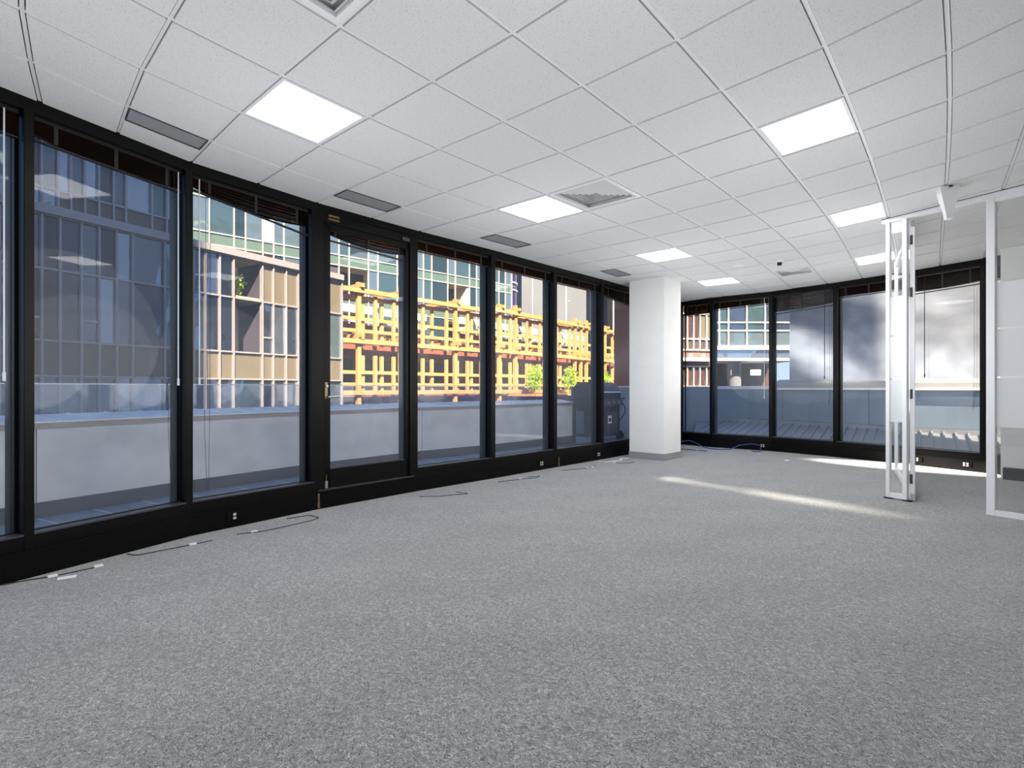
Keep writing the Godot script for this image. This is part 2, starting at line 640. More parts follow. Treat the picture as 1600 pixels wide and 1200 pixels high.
func light_panel(q: Array, a: int, b: int) -> void:
	var label: String = LIGHT_WORDS[Vector2i(a, b)]
	var t := thing("light_panel", label, "ceiling light", "square LED panels in the ceiling grid")
	var o := inset(q, 0.012)
	var i := inset(q, 0.030)
	var s := st0()
	frame_solid(s, o, i, CEIL - 0.008, CEIL + 0.03)
	obj("frame", s, M.white_metal, t)
	var d := st0()
	slab(d, PackedVector2Array(i), CEIL + 0.0, CEIL + 0.025)
	obj("diffuser", d, M.lamp, t)
	# added fill light, wide and soft, well below the panel to brighten the ceiling
	var m: Vector2 = (q[0] + q[1] + q[2] + q[3]) / 4.0
	var l := OmniLight3D.new()
	l.name = "panel_fill_light"
	l.light_color = FILL_COLOR
	l.light_energy = FILL_ENERGY
	l.light_size = 0.8
	l.omni_range = 40.0
	l.omni_attenuation = 2.0
	l.shadow_enabled = true
	l.position = V(m, CEIL - 1.25)
	t.add_child(l)

func diffuser(q: Array, a: int, b: int) -> void:
	var words := {1: "square air diffuser cut by the picture's upper edge", 6: "square white louvred air diffuser beside a glowing panel mid ceiling", 14: "far square air diffuser near the right windows, behind the smoke detector"}
	var t := thing("air_diffuser", words[b], "air vent", "square louvred air diffusers")
	var s := st0()
	frame_solid(s, inset(q, 0.012), inset(q, 0.045), CEIL - 0.008, CEIL + 0.02)
	obj("frame", s, M.white_metal, t)
	var bk := st0()
	slab(bk, PackedVector2Array(inset(q, 0.04)), CEIL + 0.10, CEIL + 0.12)
	obj("duct", bk, M.dark_plastic, t)
	for k in 6:
		var o := inset(q, 0.045 + k * 0.037)
		var i := inset(q, 0.045 + k * 0.037 + 0.024)
		var bl := st0()
		# sloping blade: outer edge high, inner edge low, with thickness
		ring(bl, i, CEIL - 0.006, o, CEIL + 0.010)
		ring(bl, o, CEIL + 0.0125, i, CEIL - 0.0035)
		ring(bl, i, CEIL - 0.0035, i, CEIL - 0.006)
		obj("louvre", bl, M.vent_blade, t)

func grille(q: Array, b: int) -> void:
	var words := {1: "grey perforated ceiling grille nearest the left window", 4: "grey perforated ceiling grille above the glazed door", 7: "grey perforated ceiling grille, third along the window wall", 11: "grey perforated ceiling grille just left of the column top"}
	var t := thing("return_grille", words[b], "air vent", "grey perforated grilles beside the window wall")
	var s := st0()
	frame_solid(s, inset(q, 0.010), inset(q, 0.016), CEIL - 0.006, CEIL + 0.02)
	obj("frame", s, M.bead, t)
	var d := st0()
	slab(d, PackedVector2Array(inset(q, 0.014)), CEIL + 0.0, CEIL + 0.012)
	obj("mesh_plate", d, M.vent, t)

# ------------------------------------------------------------------ facades
func run(s: SurfaceTool, a: Vector2, b: Vector2, n: Vector2, d0: float, d1: float, y0: float, y1: float) -> void:
	# a straight member from a to b, from d0 to d1 outward of the line
	slab(s, PackedVector2Array([a + n * d0, b + n * d0, b + n * d1, a + n * d1]), y0, y1)

func post_part(called: String, p: Vector2, n: Vector2, w: float, d0: float, d1: float, y0: float, y1: float, m: Material, parent: Node3D) -> MeshInstance3D:
	var s := st0()
	var c := p + n * (d0 + d1) * 0.5
	var t := Vector2(n.y, -n.x)
	cbox(s, V(c, (y0 + y1) * 0.5), V(t * w * 0.5, 0), Vector3(0, (y1 - y0) * 0.5, 0), V(n * (d1 - d0) * 0.5, 0), 0.004)
	return obj(called, s, m, parent)

func line_normal(pts: Array, i: int) -> Vector2:
	var n := Vector2.ZERO
	if i > 0:
		n += outward(pts[i - 1], pts[i])
	if i < pts.size() - 1:
		n += outward(pts[i], pts[i + 1])
	return n.normalized()

func facade(pts: Array, wall: Node3D, widths: Array, door: int, words: Array, first_window: int, blinds: Array) -> void:
	var nwin := first_window
	for i in pts.size():
		var n := line_normal(pts, i)
		if widths[i] > 0.0:
			post_part("mullion", pts[i], n, widths[i], 0.0, 0.12, 0.15, 2.70, M.black, wall)
			post_part("mullion_cap", pts[i] + n * 0.145, n, widths[i] + 0.02, -0.018, 0.05, 0.15, 2.75, M.black, wall)
	for i in pts.size() - 1:
		var a: Vector2 = pts[i]
		var b: Vector2 = pts[i + 1]
		var n := outward(a, b)
		var d := (b - a).normalized()
		var h := st0()
		run(h, a - d * 0.01, b + d * 0.01, n, 0.0, 0.14, 2.67, 2.95)
		obj("header", h, M.black, wall)
		var k := st0()
		run(k, a, b, n, -0.028, 0.16, -0.02, 0.148)
		obj("skirting_box", k, M.black_box, wall)
		var lip := st0()
		run(lip, a, b, n, -0.032, 0.0, 0.148, 0.156)
		obj("skirting_lip", lip, M.black, wall)
		var is_door := i == door
		if is_door:
			door_leaf(a, b, n, d)
		else:
			var sl := st0()
			run(sl, a, b, n, 0.004, 0.14, 0.148, 0.236)
			obj("sill_rail", sl, M.black, wall)
			var top := st0()
			run(top, a, b, n, 0.002, 0.085, 0.236, 0.246)
			obj("sill_strip", top, M.bead, wall)
			var w := struct("window_%d" % nwin, words[i], "window")
			nwin += 1
			var g := st0()
			run(g, a + d * 0.01, b - d * 0.01, n, 0.088, 0.094, 0.21, 2.69)
			obj("pane", g, M.glass, w)
			var bead := st0()
			var wa: float = widths[i] * 0.5
			var wb: float = widths[i + 1] * 0.5
			for e in [[a + d * wa, a + d * (wa + 0.012)], [b - d * (wb + 0.012), b - d * wb]]:
				run(bead, e[0], e[1], n, 0.078, 0.104, 0.236, 2.67)
			run(bead, a + d * wa, b - d * wb, n, 0.078, 0.104, 0.236, 0.250)
			run(bead, a + d * wa, b - d * wb, n, 0.078, 0.104, 2.655, 2.67)
			obj("glazing_bead", bead, M.black, w)
		if blinds[i] != null:
			blind(a + d * (widths[i] * 0.5 + 0.012), b - d * (widths[i + 1] * 0.5 + 0.012), n, blinds[i], is_door)

func door_leaf(a: Vector2, b: Vector2, n: Vector2, d: Vector2) -> void:
	var t := struct("door_1", "black framed glazed terrace door with a lever handle and floor bolt", "door")
	var p := a + d * 0.075
	var q := b - d * 0.055
	post_part("stile", p + d * 0.02, n, 0.075, 0.02, 0.075, 0.17, 2.58, M.black, t)
	post_part("stile", q - d * 0.012, n, 0.05, 0.02, 0.075, 0.17, 2.58, M.black, t)
	var s := st0()
	run(s, p, q, n, 0.02, 0.075, 0.17, 0.335)
	obj("bottom_rail", s, M.black, t)
	s = st0()
	run(s, p, q, n, 0.02, 0.075, 2.53, 2.60)
	obj("top_rail", s, M.black, t)
	s = st0()
	run(s, a, b, n, 0.0, 0.12, 2.59, 2.68)
	obj("head_frame", s, M.black, t)
	s = st0()
	run(s, a, b, n, -0.01, 0.13, 0.148, 0.165)
	obj("threshold", s, M.bead, t)
	s = st0()
	run(s, p + d * 0.05, q - d * 0.03, n, 0.046, 0.052, 0.32, 2.55)
	obj("pane", s, M.glass, t)
	s = st0()
	run(s, p + d * 0.055, q - d * 0.035, n, 0.036, 0.046, 0.332, 0.344)
	obj("glazing_bead", s, M.bead, t)
	# handle plate with lever, lock, floor bolt, closer covers
	var hp := p + d * 0.008
	s = st0()
	run(s, hp - d * 0.014, hp + d * 0.014, n, 0.006, 0.02, 0.985, 1.135)
	var plate := obj("handle_plate", s, M.brass, t)
	s = st0()
	var lv := V(hp + n * -0.03, 1.0)
	tube(s, [V(hp + n * 0.012, 1.0), lv, lv + V(d * 0.11, 0.004)], 0.009, 8)
	obj("lever", s, M.steel, plate)
	s = st0()
	tube(s, [V(hp + n * 0.012, 1.10), V(hp - n * 0.012, 1.10)], 0.012, 10)
	obj("lock_barrel", s, M.steel, plate)
	s = st0()
	run(s, hp - d * 0.012, hp + d * 0.012, n, 0.0, 0.02, 0.17, 0.235)
	var bolt := obj("floor_bolt", s, M.steel, t)
	s = st0()
	tube(s, [V(hp + n * 0.008, 0.235), V(hp + n * 0.008, 0.29)], 0.005, 6)
	obj("bolt_rod", s, M.brass, bolt)
	s = st0()
	run(s, p + d * 0.02, p + d * 0.13, n, -0.012, 0.004, 2.645, 2.663)
	run(s, p + d * 0.02, p + d * 0.13, n, -0.012, 0.004, 2.615, 2.630)
	obj("closer_cover", s, M.brass, t)
	s = st0()
	run(s, q - d * 0.10, q - d * 0.01, n, -0.012, 0.004, 2.60, 2.635)
	obj("maker_plate", s, M.bead, t)

var BLIND_WORDS := []

func blind(a: Vector2, b: Vector2, n: Vector2, spec: Dictionary, in_door: bool) -> void:
	var off := 0.045
	var t := thing("venetian_blind", spec.label, "window blind", "raised dark venetian blinds")
	var p := a + n * off
	var q := b + n * off
	var top: float = 2.668 if not in_door else 2.585
	var s := st0()
	run(s, p, q, n, -0.014, 0.014, top - 0.024, top)
	obj("headrail", s, M.blind_dark, t)
	# gathered slats: each a thin curved strip; they sag a little between the two tapes
	var drop: float = spec.get("drop", 0.17)
	var count: int = spec.get("slats", int((drop - 0.05) / 0.0042))
	var l: float = spec.get("l", 0.0)
	var r: float = spec.get("r", 0.0)
	var sag: float = spec.get("sag", 0.012)
	var open_: float = spec.get("open", 0.25)
	s = st0()
	for k in count:
		var f := float(k) / (count - 1)
		f = lerpf(f, f * f, open_)
		var y0 := top - 0.030 - f * (drop - 0.05)
		var seg := 6
		for j in seg:
			var u0 := float(j) / seg
			var u1 := float(j + 1) / seg
			var y_a := y0 - f * lerpf(l, r, u0) - f * sag * 4.0 * u0 * (1.0 - u0)
			var y_b := y0 - f * lerpf(l, r, u1) - f * sag * 4.0 * u1 * (1.0 - u1)
			var A := p.lerp(q, u0)
			var B := p.lerp(q, u1)
			var w := 0.0125
			var tl := 0.0035 + 0.002 * sin(k * 2.7)
			quad(s, V(A - n * w, y_a + tl), V(B - n * w, y_b + tl), V(B + n * w, y_b - tl), V(A + n * w, y_a - tl))
			quad(s, V(A + n * w, y_a - tl - 0.0008), V(B + n * w, y_b - tl - 0.0008), V(B - n * w, y_b + tl - 0.0008), V(A - n * w, y_a + tl - 0.0008))
			quad(s, V(A - n * w, y_a + tl - 0.0008), V(B - n * w, y_b + tl - 0.0008), V(B - n * w, y_b + tl), V(A - n * w, y_a + tl))
	var sl := obj("slats", s, M.slat, t)
	sl.set_meta("kind", "stuff")
	# ladder tapes over the bundle
	for u in [0.12, 0.5, 0.88]:
		s = st0()
		var c := p.lerp(q, u)
		var d := (q - p).normalized()
		var low: float = top - drop - lerpf(l, r, u) - sag * 4.0 * u * (1.0 - u)
		run(s, c - d * 0.011, c + d * 0.011, n, -0.0145, -0.0135, low + 0.018, top - 0.02)
		obj("ladder_tape", s, M.cord, t)
	s = st0()
	var rd: float = spec.get("rail", 0.0)
	var ya: float = top - drop - l - rd * spec.get("rail_l", 1.0)
	var yb: float = top - drop - r - rd * spec.get("rail_r", 1.0)
	bar(s, V(p, ya), V(q, yb), 0.024, 0.011)
	obj("bottom_rail", s, M.blind_dark, t)
	# tilt wand and lift cords
	if spec.has("wand"):
		s = st0()
		var w := p.lerp(q, spec.wand) - n * 0.012
		var foot: float = spec.get("foot", 1.10)
		tube(s, [V(w, top - 0.02), V(w, foot + 0.05)], 0.0045, 6)
		tube(s, [V(w, foot + 0.05), V(w, foot + 0.035), V(w, foot)], 0.008, 6)
		obj("tilt_wand", s, spec.get("wand_mat", M.wand), t)
	if spec.has("cord"):
		s = st0()
		var c := p.lerp(q, spec.cord) - n * 0.016
		var d := (q - p).normalized()
		tube(s, [V(c, top - 0.02), V(c + d * 0.004, 1.4), V(c - d * 0.01, 0.8), V(c + d * 0.012, spec.get("cord_foot", 0.35))], 0.0016, 4)
		tube(s, [V(c + d * 0.035, top - 0.02), V(c + d * 0.032, 1.2), V(c + d * 0.022, spec.get("cord_foot", 0.35))], 0.0016, 4)
		obj("lift_cord", s, M.cord, t)

func facade_left() -> void:
	var wall := struct("wall_left", "long black framed window wall with a black skirting box", "wall")
	var w := [0.06, 0.06, 0.06, 0.06, 0.06, 0.05, 0.055, 0.125, 0.10, 0.075, 0.075, 0.07, 0.07, 0.10]
	var words := ["window behind the viewer", "window behind the viewer's shoulder", "window left of the viewer, out of the picture", "window left of the viewer, outside the picture", "tall window cut by the picture's left edge", "tall window with two glowing panels mirrored in it, left of the picture", "tall window between the leftmost big pane and the terrace door", "", "tall window next to the terrace door, on its hinge side", "tall window with orange pergola behind, second after the door", "tall window third after the door, showing the barbecue's side shelf edge", "narrow seen tall window in front of the barbecue lid", "window mostly hidden behind the white column"]
	var base := "raised dark venetian blind "
	var bl := [null, null, null, null,
		{"label": base + "in the window cut by the left picture edge", "drop": 0.16, "wand": 0.93, "cord": 0.86, "foot": 1.12, "cord_foot": 0.75},
		{"label": base + "with a slumped right end in the widest left window", "drop": 0.13, "r": 0.02, "sag": 0.035, "wand": 0.975, "cord": 0.90, "foot": 1.10, "rail": 0.01, "cord_foot": 0.3},
		{"label": base + "sagging, its bottom rail loose, just left of the door", "drop": 0.10, "r": 0.06, "sag": 0.05, "wand": 0.045, "cord": 0.09, "foot": 1.11, "rail": 0.05, "rail_l": 0.2, "rail_r": 1.4, "cord_foot": 0.3},
		{"label": base + "hanging crooked inside the terrace door's top", "drop": 0.09, "r": 0.04, "sag": 0.045, "wand": 0.985, "foot": 1.20, "rail": 0.05},
		{"label": base + "bundled level, first window after the door", "drop": 0.13, "sag": 0.004},
		{"label": base + "bundled level, second window after the door", "drop": 0.13, "sag": 0.004},
		{"label": base + "bundled level, third window after the door", "drop": 0.13, "sag": 0.004},
		{"label": base + "bundled high beside the column", "drop": 0.16, "r": 0.10, "sag": 0.0},
		{"label": base + "behind the white column", "drop": 0.16}]
	facade(LEFT, wall, w, 7, words, 1, bl)

func facade_right() -> void:
	var wall := struct("wall_right", "far black framed window wall facing the concrete wall", "wall")
	var w := [0.0, 0.055, 0.06, 0.06, 0.06, 0.06, 0.06, 0.06, 0.08]
	var words := ["narrow window right beside the column, at the corner", "window right of the corner pane, showing the edge of the concrete wall", "window facing the concrete wall with half lowered slats", "window facing the concrete wall, left of the white partition post", "window facing the concrete wall, seen through the open partition", "window behind the frosted partition glass", "window beyond the partition, out of the picture", "window at the far end of the right wall, out of the picture"]
	var base := "dark venetian blind "
	var bl := [
		{"label": base + "bundled in the corner window right of the column", "drop": 0.22, "sag": 0.0, "cord": 0.1},
		{"label": base + "bundled evenly over the edge of the concrete wall", "drop": 0.16, "r": -0.03, "sag": 0.0, "wand": 0.93, "foot": 0.9},
		{"label": base + "let down a little with its upper slats open, far wall", "drop": 0.24, "l": 0.05, "sag": 0.01, "slats": 20, "open": 0.0, "rail": 0.03, "wand": 0.87, "foot": 1.23, "wand_mat": M.cord, "cord": 0.95, "cord_foot": 1.0},
		{"label": base + "bundled next to the partition's end post", "drop": 0.17, "sag": 0.0},
		{"label": base + "bundled in the window seen through the open partition", "drop": 0.22, "l": 0.02, "sag": 0.015, "wand": 0.24, "foot": 1.23, "wand_mat": M.cord, "cord": 0.93, "cord_foot": 1.0, "rail": 0.02},
		{"label": base + "bundled behind the partition's right pane", "drop": 0.22, "sag": 0.01},
		null, null]
	facade(RIGHT, wall, w, -1, words, 14, bl)

# ------------------------------------------------------------------ glass partition with its open door
func partition() -> void:
	var a := Vector2(3.69, 5.235)          # free end
	var b := Vector2(4.98, 3.02)           # beyond the picture
	var d := (b - a).normalized()
	var n := outward(a, b)
	var t := thing("glass_partition", "white framed glass partition with a frosted band at the right picture edge", "partition")
	var s := st0()
	run(s, a - d * 0.03, b, n, -0.03, 0.03, CEIL - 0.05, CEIL - 0.002)
	obj("head_track", s, M.white_metal, t)
	s = st0()
	run(s, a - d * 0.03, b, n, -0.034, -0.028, CEIL - 0.012, CEIL - 0.006)
	obj("shadow_gap", s, M.dark_plastic, t)
	# end panel: post, narrow pane, post
	var e1 := a + d * 0.02
	var e2 := a + d * 0.165
	post_part("end_post", e1, n, 0.034, -0.025, 0.025, 0.012, CEIL - 0.05, M.white_metal, t)
	post_part("hinge_post", e2, n, 0.04, -0.025, 0.025, 0.012, CEIL - 0.05, M.white_metal, t)
	s = st0()
	run(s, e1, e2, n, -0.022, 0.022, 0.014, 0.06)
	obj("bottom_rail", s, M.white_metal, t)
	s = st0()
	run(s, e1 - d * 0.03, e1 + d * 0.03, n, -0.028, 0.028, 0.0, 0.014)
	run(s, e2 - d * 0.02, e2 + d * 0.05, n, -0.028, 0.028, 0.0, 0.014)
	obj("floor_shoe", s, M.dark_plastic, t)
	partition_pane(t, e1 + d * 0.017, e2 - d * 0.02, n)
	# right hand fixed pane
	var r := Vector2(4.085, 4.53)
	r = a + d * (r - a).dot(d)
	post_part("door_jamb", r, n, 0.06, -0.025, 0.025, 0.0, CEIL - 0.05, M.white_metal, t)
	s = st0()
	run(s, r, b, n, -0.022, 0.022, 0.0, 0.045)
	obj("bottom_rail", s, M.white_metal, t)
	s = st0()
	run(s, r, b, n, -0.022, 0.022, CEIL - 0.09, CEIL - 0.05)
	obj("top_rail", s, M.white_metal, t)
	partition_pane(t, r + d * 0.03, b, n)
	# the open leaf, folded back towards the windows
	var lf := thing("partition_door", "white framed glass partition door standing open, seen nearly edge on", "door")
	var h0 := a + d * 0.215 + n * 0.02
	var h1 := Vector2(4.92, 6.80)
	var ld := (h1 - h0).normalized()
	var ln := Vector2(-ld.y, ld.x)
	post_part("stile", h0 + ld * 0.022, ln, 0.044, -0.02, 0.02, 0.012, CEIL - 0.07, M.white_metal, lf)
	post_part("stile", h1 - ld * 0.022, ln, 0.044, -0.02, 0.02, 0.012, CEIL - 0.07, M.white_metal, lf)
	s = st0()
	run(s, h0, h1, ln, -0.018, 0.018, 0.014, 0.075)
	obj("bottom_rail", s, M.white_metal, lf)
	s = st0()
	run(s, h0, h1, ln, -0.018, 0.018, CEIL - 0.13, CEIL - 0.07)
	obj("top_rail", s, M.white_metal, lf)
	partition_pane(lf, h0 + ld * 0.04, h1 - ld * 0.04, ln)
	for y in [0.17, 0.98, 1.95, 2.45]:
		s = st0()
		var c := h0 - ld * 0.004 - d * 0.012
		tube(s, [V(c, y), V(c, y + 0.09)], 0.011, 8)
		obj("hinge", s, M.bead, lf)
	# wedge shaped fitting hung from the ceiling
	var w := thing("wedge_fitting", "white tapering wedge shaped fitting hanging from the ceiling beside the partition head", "ceiling fitting")
	var c := Vector2(3.61, 4.40)
	var u := Vector2(0.93, -0.37)
	var v := Vector2(0.37, 0.93)
	s = st0()
	var top := []
	var mid := []
	var low := []
	for k in [[-1, -1], [1, -1], [1, 1], [-1, 1]]:
		top.append(V(c + u * k[0] * 0.062 + v * k[1] * 0.05, CEIL - 0.008))
		mid.append(V(c + u * k[0] * 0.062 + v * k[1] * 0.05, CEIL - 0.045))
		low.append(V(c + u * (k[0] * 0.021 + 0.006) + v * (k[1] * 0.026), CEIL - 0.255))
	hexa(s, mid, top)
	hexa(s, low, mid)
	obj("housing", s, M.white_plastic, w)
	s = st0()
	var lo2 := []
	var hi2 := []
	for k in [[-1, -1], [1, -1], [1, 1], [-1, 1]]:
		lo2.append(V(c + u * (k[0] * 0.022 + 0.006) + v * (k[1] * 0.028), CEIL - 0.27))
		hi2.append(V(c + u * (k[0] * 0.028 + 0.006) + v * (k[1] * 0.032), CEIL - 0.225))
	hexa(s, lo2, hi2)
	obj("end_cap", s, M.white_metal, w)
	s = st0()
	run(s, c - u * 0.012, c + u * 0.012, v, -0.065, -0.052, CEIL - 0.022, CEIL - 0.008)
	obj("bracket", s, M.bead, w)

func partition_pane(t: Node3D, p: Vector2, q: Vector2, n: Vector2) -> void:
	var s := st0()
	run(s, p, q, n, -0.003, 0.003, 0.05, CEIL - 0.055)
	var g := obj("pane", s, M.clear, t)
	for y in [[0.752, 1.165], [1.180, 1.580], [1.595, 1.975]]:
		s = st0()
		run(s, p, q, n, -0.0045, -0.0034, y[0], y[1])
		obj("frosted_film", s, M.film, g)

# ------------------------------------------------------------------ terrace outside the long side
func along(pts: Array, s: float) -> Vector2:
	var k: int = clampi(int(floor(s)), 0, pts.size() - 2)
	return pts[k].lerp(pts[k + 1], s - k)

func terrace() -> void:
	var fl := struct("balcony_floor", "blue grey paved terrace strip between windows and parapet", "terrace")
	# pavers laid in rows from the parapet inwards, cut along the facade
	var inner: PackedVector2Array = Geometry2D.offset_polygon(room(), 0.16)[0]
	for i in PARAPET.size() - 1:
		var n0 := line_normal(PARAPET, i) * -0.46
		var n1 := line_normal(PARAPET, i + 1) * -0.46
		var a: Vector2 = PARAPET[i]
		var b: Vector2 = PARAPET[i + 1]
		for piece in Geometry2D.clip_polygons(PackedVector2Array([a, b, b + n1 * 4.0, a + n0 * 4.0]), inner):
			var s := st0()
			slab(s, piece, -0.10, -0.0005)
			obj("bedding", s, M.mortar, fl)
		var cols := maxi(1, int(round((b - a).length() / 0.46)))
		for c in cols:
			for r in 4:
				var q := []
				for e in [[c, r], [c + 1, r], [c + 1, r + 1], [c, r + 1]]:
					var u := float(e[0]) / cols
					q.append(a.lerp(b, u) + n0.lerp(n1, u) * e[1])
				for piece in Geometry2D.clip_polygons(PackedVector2Array(inset(q, 0.006)), inner):
					var ts := st0()
					slab(ts, piece, -0.05, 0.0)
					obj("paver", ts, M.paver, fl)
	# the far corner of the terrace
	var cs := st0()
	slab(cs, PackedVector2Array([Vector2(1.3, 8.27), Vector2(0.72, 10.13), Vector2(1.22, 10.68), Vector2(1.33, 12.0), Vector2(4.2, 12.5), Vector2(4.4, 11.2), Vector2(3.25, 10.4)]), -0.1, 0.0)
	obj("paver", cs, M.paver, fl)
	# parapet
	var pw := struct("parapet_wall", "pale rendered terrace parapet with dark skirting and metal coping", "wall")
	for i in PARAPET.size() - 1:
		var a: Vector2 = PARAPET[i]
		var b: Vector2 = PARAPET[i + 1]
		var n := outward(a, b)
		var d := (b - a).normalized()
		var s := st0()
		run(s, a - d * 0.02, b + d * 0.02, n, 0.012, 0.30, -0.1, 0.795)
		obj("core", s, M.render_dark, pw)
		# rendered panels with open vertical joints
		var len_ := (b - a).length()
		var k := maxi(1, int(round(len_ / 1.5)))
		for j in k:
			s = st0()
			var p := a.lerp(b, float(j) / k) + d * 0.004
			var q := a.lerp(b, float(j + 1) / k) - d * 0.004
			run(s, p, q, n, 0.0, 0.02, 0.128, 0.742)
			obj("render_panel", s, M.render_wall, pw)
		s = st0()
		run(s, a, b, n, -0.012, 0.02, 0.0, 0.128)
		obj("baseboard", s, M.render_dark, pw)
		s = st0()
		run(s, a, b, n, -0.014, 0.02, 0.742, 0.795)
		obj("trim", s, M.coping_trim, pw)
		# coping: sloping metal sheets with standing seams
		s = st0()
		hexa(s, [V(a - n * 0.03, 0.79), V(b - n * 0.03, 0.79), V(b + n * 0.34, 0.79), V(a + n * 0.34, 0.79)], [V(a - n * 0.03, 0.802), V(b - n * 0.03, 0.802), V(b + n * 0.34, 0.850), V(a + n * 0.34, 0.850)])
		obj("coping", s, M.coping, pw)
		var seams := int(len_ / 0.24)
		for j in seams:
			s = st0()
			var p := a.lerp(b, (j + 0.5) / seams)
			bar(s, V(p - n * 0.02, 0.806), V(p + n * 0.33 - d * 0.12, 0.853), 0.012, 0.012)
			obj("coping_seam", s, M.coping, pw)
	# glass balustrade on the outer edge of the coping
	var cuts := [[0.0, 2.86], [2.88, 4.36], [4.38, 5.74], [5.76, 7.40], [7.42, 8.98]]
	var words := ["off the left picture edge", "behind the widest left window", "left of the terrace door", "behind the terrace door and the next window", "in front of the pergola's far half"]
	for c in cuts.size():
		var t := thing("balustrade_glass", "frameless glass balustrade sheet on the parapet, " + words[c], "balustrade", "glass balustrade on the parapet")
		var ks := [cuts[c][0]]
		for k in range(1, PARAPET.size() - 1):
			if k > cuts[c][0] and k < cuts[c][1]:
				ks.append(float(k))
		ks.append(cuts[c][1])
		var s := st0()
		var cap := st0()
		for k in ks.size() - 1:
			var a := along(PARAPET, ks[k])
			var b := along(PARAPET, ks[k + 1])
			var n := outward(a, b)
			run(s, a, b, n, 0.345, 0.357, 0.80, 1.116)
			run(cap, a, b, n, 0.342, 0.360, 1.116, 1.126)
		obj("pane", s, M.fence_glass, t)
		obj("edge_cap", cap, M.coping, t)

# ------------------------------------------------------------------ outside the far side
func far_side() -> void:
	var off := 1.2
	var rd := Vector2(0.565, -0.825)
	var n := Vector2(0.825, 0.565)
	# sloping ribbed metal roof between facade and wall
	var root := struct("metal_roof", "ribbed grey metal roof strip outside the far windows", "roof")
	var a := Vector2(3.45, 10.35)
	var b := Vector2(8.3, 2.9)
	var pts := [Vector2(3.5, 10.25)]
	for i in range(1, RIGHT.size()):
		pts.append(RIGHT[i] + line_normal(RIGHT, i) * 0.17)
	var foot: Vector2 = Vector2(5.09, 8.37) + n * off
	var far := []
	for p in pts:
		far.append(foot + rd * (p - foot).dot(rd))
	far[0] = Vector2(4.15, 11.85)
	var s := st0()
	for i in pts.size() - 1:
		var lo := [V(pts[i], 0.10), V(pts[i + 1], 0.10), V(far[i + 1], 0.28), V(far[i], 0.28)]
		var hi := [V(pts[i], 0.20), V(pts[i + 1], 0.20), V(far[i + 1], 0.385), V(far[i], 0.385)]
		hexa(s, lo, hi)
	obj("sheet", s, M.roof_metal, root)
	var k := 0
	var q := Vector2(3.0, 10.9)
	var rib := Vector2(0.62, 0.785)
	while k < 44:
		# rib lines lean with the long side of the building; each starts at the sill and stops at the wall
		var sdist := k * 0.155
		var acc := 0.0
		var p := Vector2.ZERO
		for i in pts.size() - 1:
			var l: float = (pts[i + 1] - pts[i]).length()
			if sdist <= acc + l:
				p = pts[i].lerp(pts[i + 1], (sdist - acc) / l)
				break
			acc += l
		k += 1
		if p == Vector2.ZERO:
			break
		var reach: float = (foot - p).dot(n) / rib.dot(n)
		var e := p + rib * (reach - 0.02)
		var r := st0()
		bar(r, V(p, 0.213), V(e, 0.402), 0.022, 0.028)
		obj("rib", r, M.roof_metal, root)
	# low panelled wall with a ledge, concrete wall above
	var lw := struct("low_wall", "low blue grey panelled wall behind the ribbed metal roof", "wall")
	var w0: Vector2 = foot + rd * -3.0
	var w1: Vector2 = foot + rd * 9.0
	s = st0()
	run(s, w0, w1, n, 0.02, 0.4, 0.0, 1.06)
	obj("core", s, M.render_dark, lw)
	var seg := 8
	for i in seg:
		s = st0()
		var p := w0.lerp(w1, float(i) / seg) + rd * 0.005
		var e := w0.lerp(w1, float(i + 1) / seg) - rd * 0.005
		run(s, p, e, n, 0.0, 0.03, 0.46, 1.06)
		obj("panel", s, M.panel_blue, lw)
	s = st0()
	run(s, w0, w1, n, -0.035, 0.03, 0.375, 0.455)
	obj("flashing", s, M.roof_metal, lw)
	# end of the terrace: the same panelling turned across
	var ew := struct("end_wall", "low blue grey panelled wall closing the terrace behind the barbecue", "wall")
	var c0 := Vector2(1.33, 12.0)
	var c1 := w0
	var en := outward(c0, c1)
	s = st0()
	run(s, c0, c1, en, 0.0, 0.25, 0.0, 1.105)
	obj("panel", s, M.panel_blue, ew)
	s = st0()
	run(s, c0, c1, en, -0.02, 0.27, 1.105, 1.125)
	obj("coping", s, M.coping, ew)
	s = st0()
	run(s, w0, foot + rd * -1.35, n, -0.02, 0.35, 1.06, 1.125)
	obj("coping", s, M.coping, ew)
	var lg := struct("ledge", "pale metal ledge along the foot of the concrete wall", "ledge")
	var l0: Vector2 = foot + rd * -1.62
	s = st0()
	run(s, l0, w1, n, -0.09, 0.1, 1.05, 1.085)
	obj("drip_edge", s, M.coping, lg)
	s = st0()
	run(s, l0, w1, n, -0.075, 0.1, 1.085, 1.165)
	obj("fascia", s, M.ledge, lg)
	s = st0()
	hexa(s, [V(l0 - n * 0.07, 1.165), V(w1 - n * 0.07, 1.165), V(w1 + n * 0.1, 1.165), V(l0 + n * 0.1, 1.165)], [V(l0 - n * 0.05, 1.185), V(w1 - n * 0.05, 1.185), V(w1 + n * 0.1, 1.245), V(l0 + n * 0.1, 1.245)])
	obj("cap", s, M.ledge, lg)
	var cw := struct("concrete_wall", "tall weathered grey concrete wall close outside the far windows", "wall")
	var k0: Vector2 = foot + rd * -1.38
	s = st0()
	run(s, k0, w1, n, 0.04, 0.9, 1.2, 9.0)
	obj("face", s, M.concrete, cw)

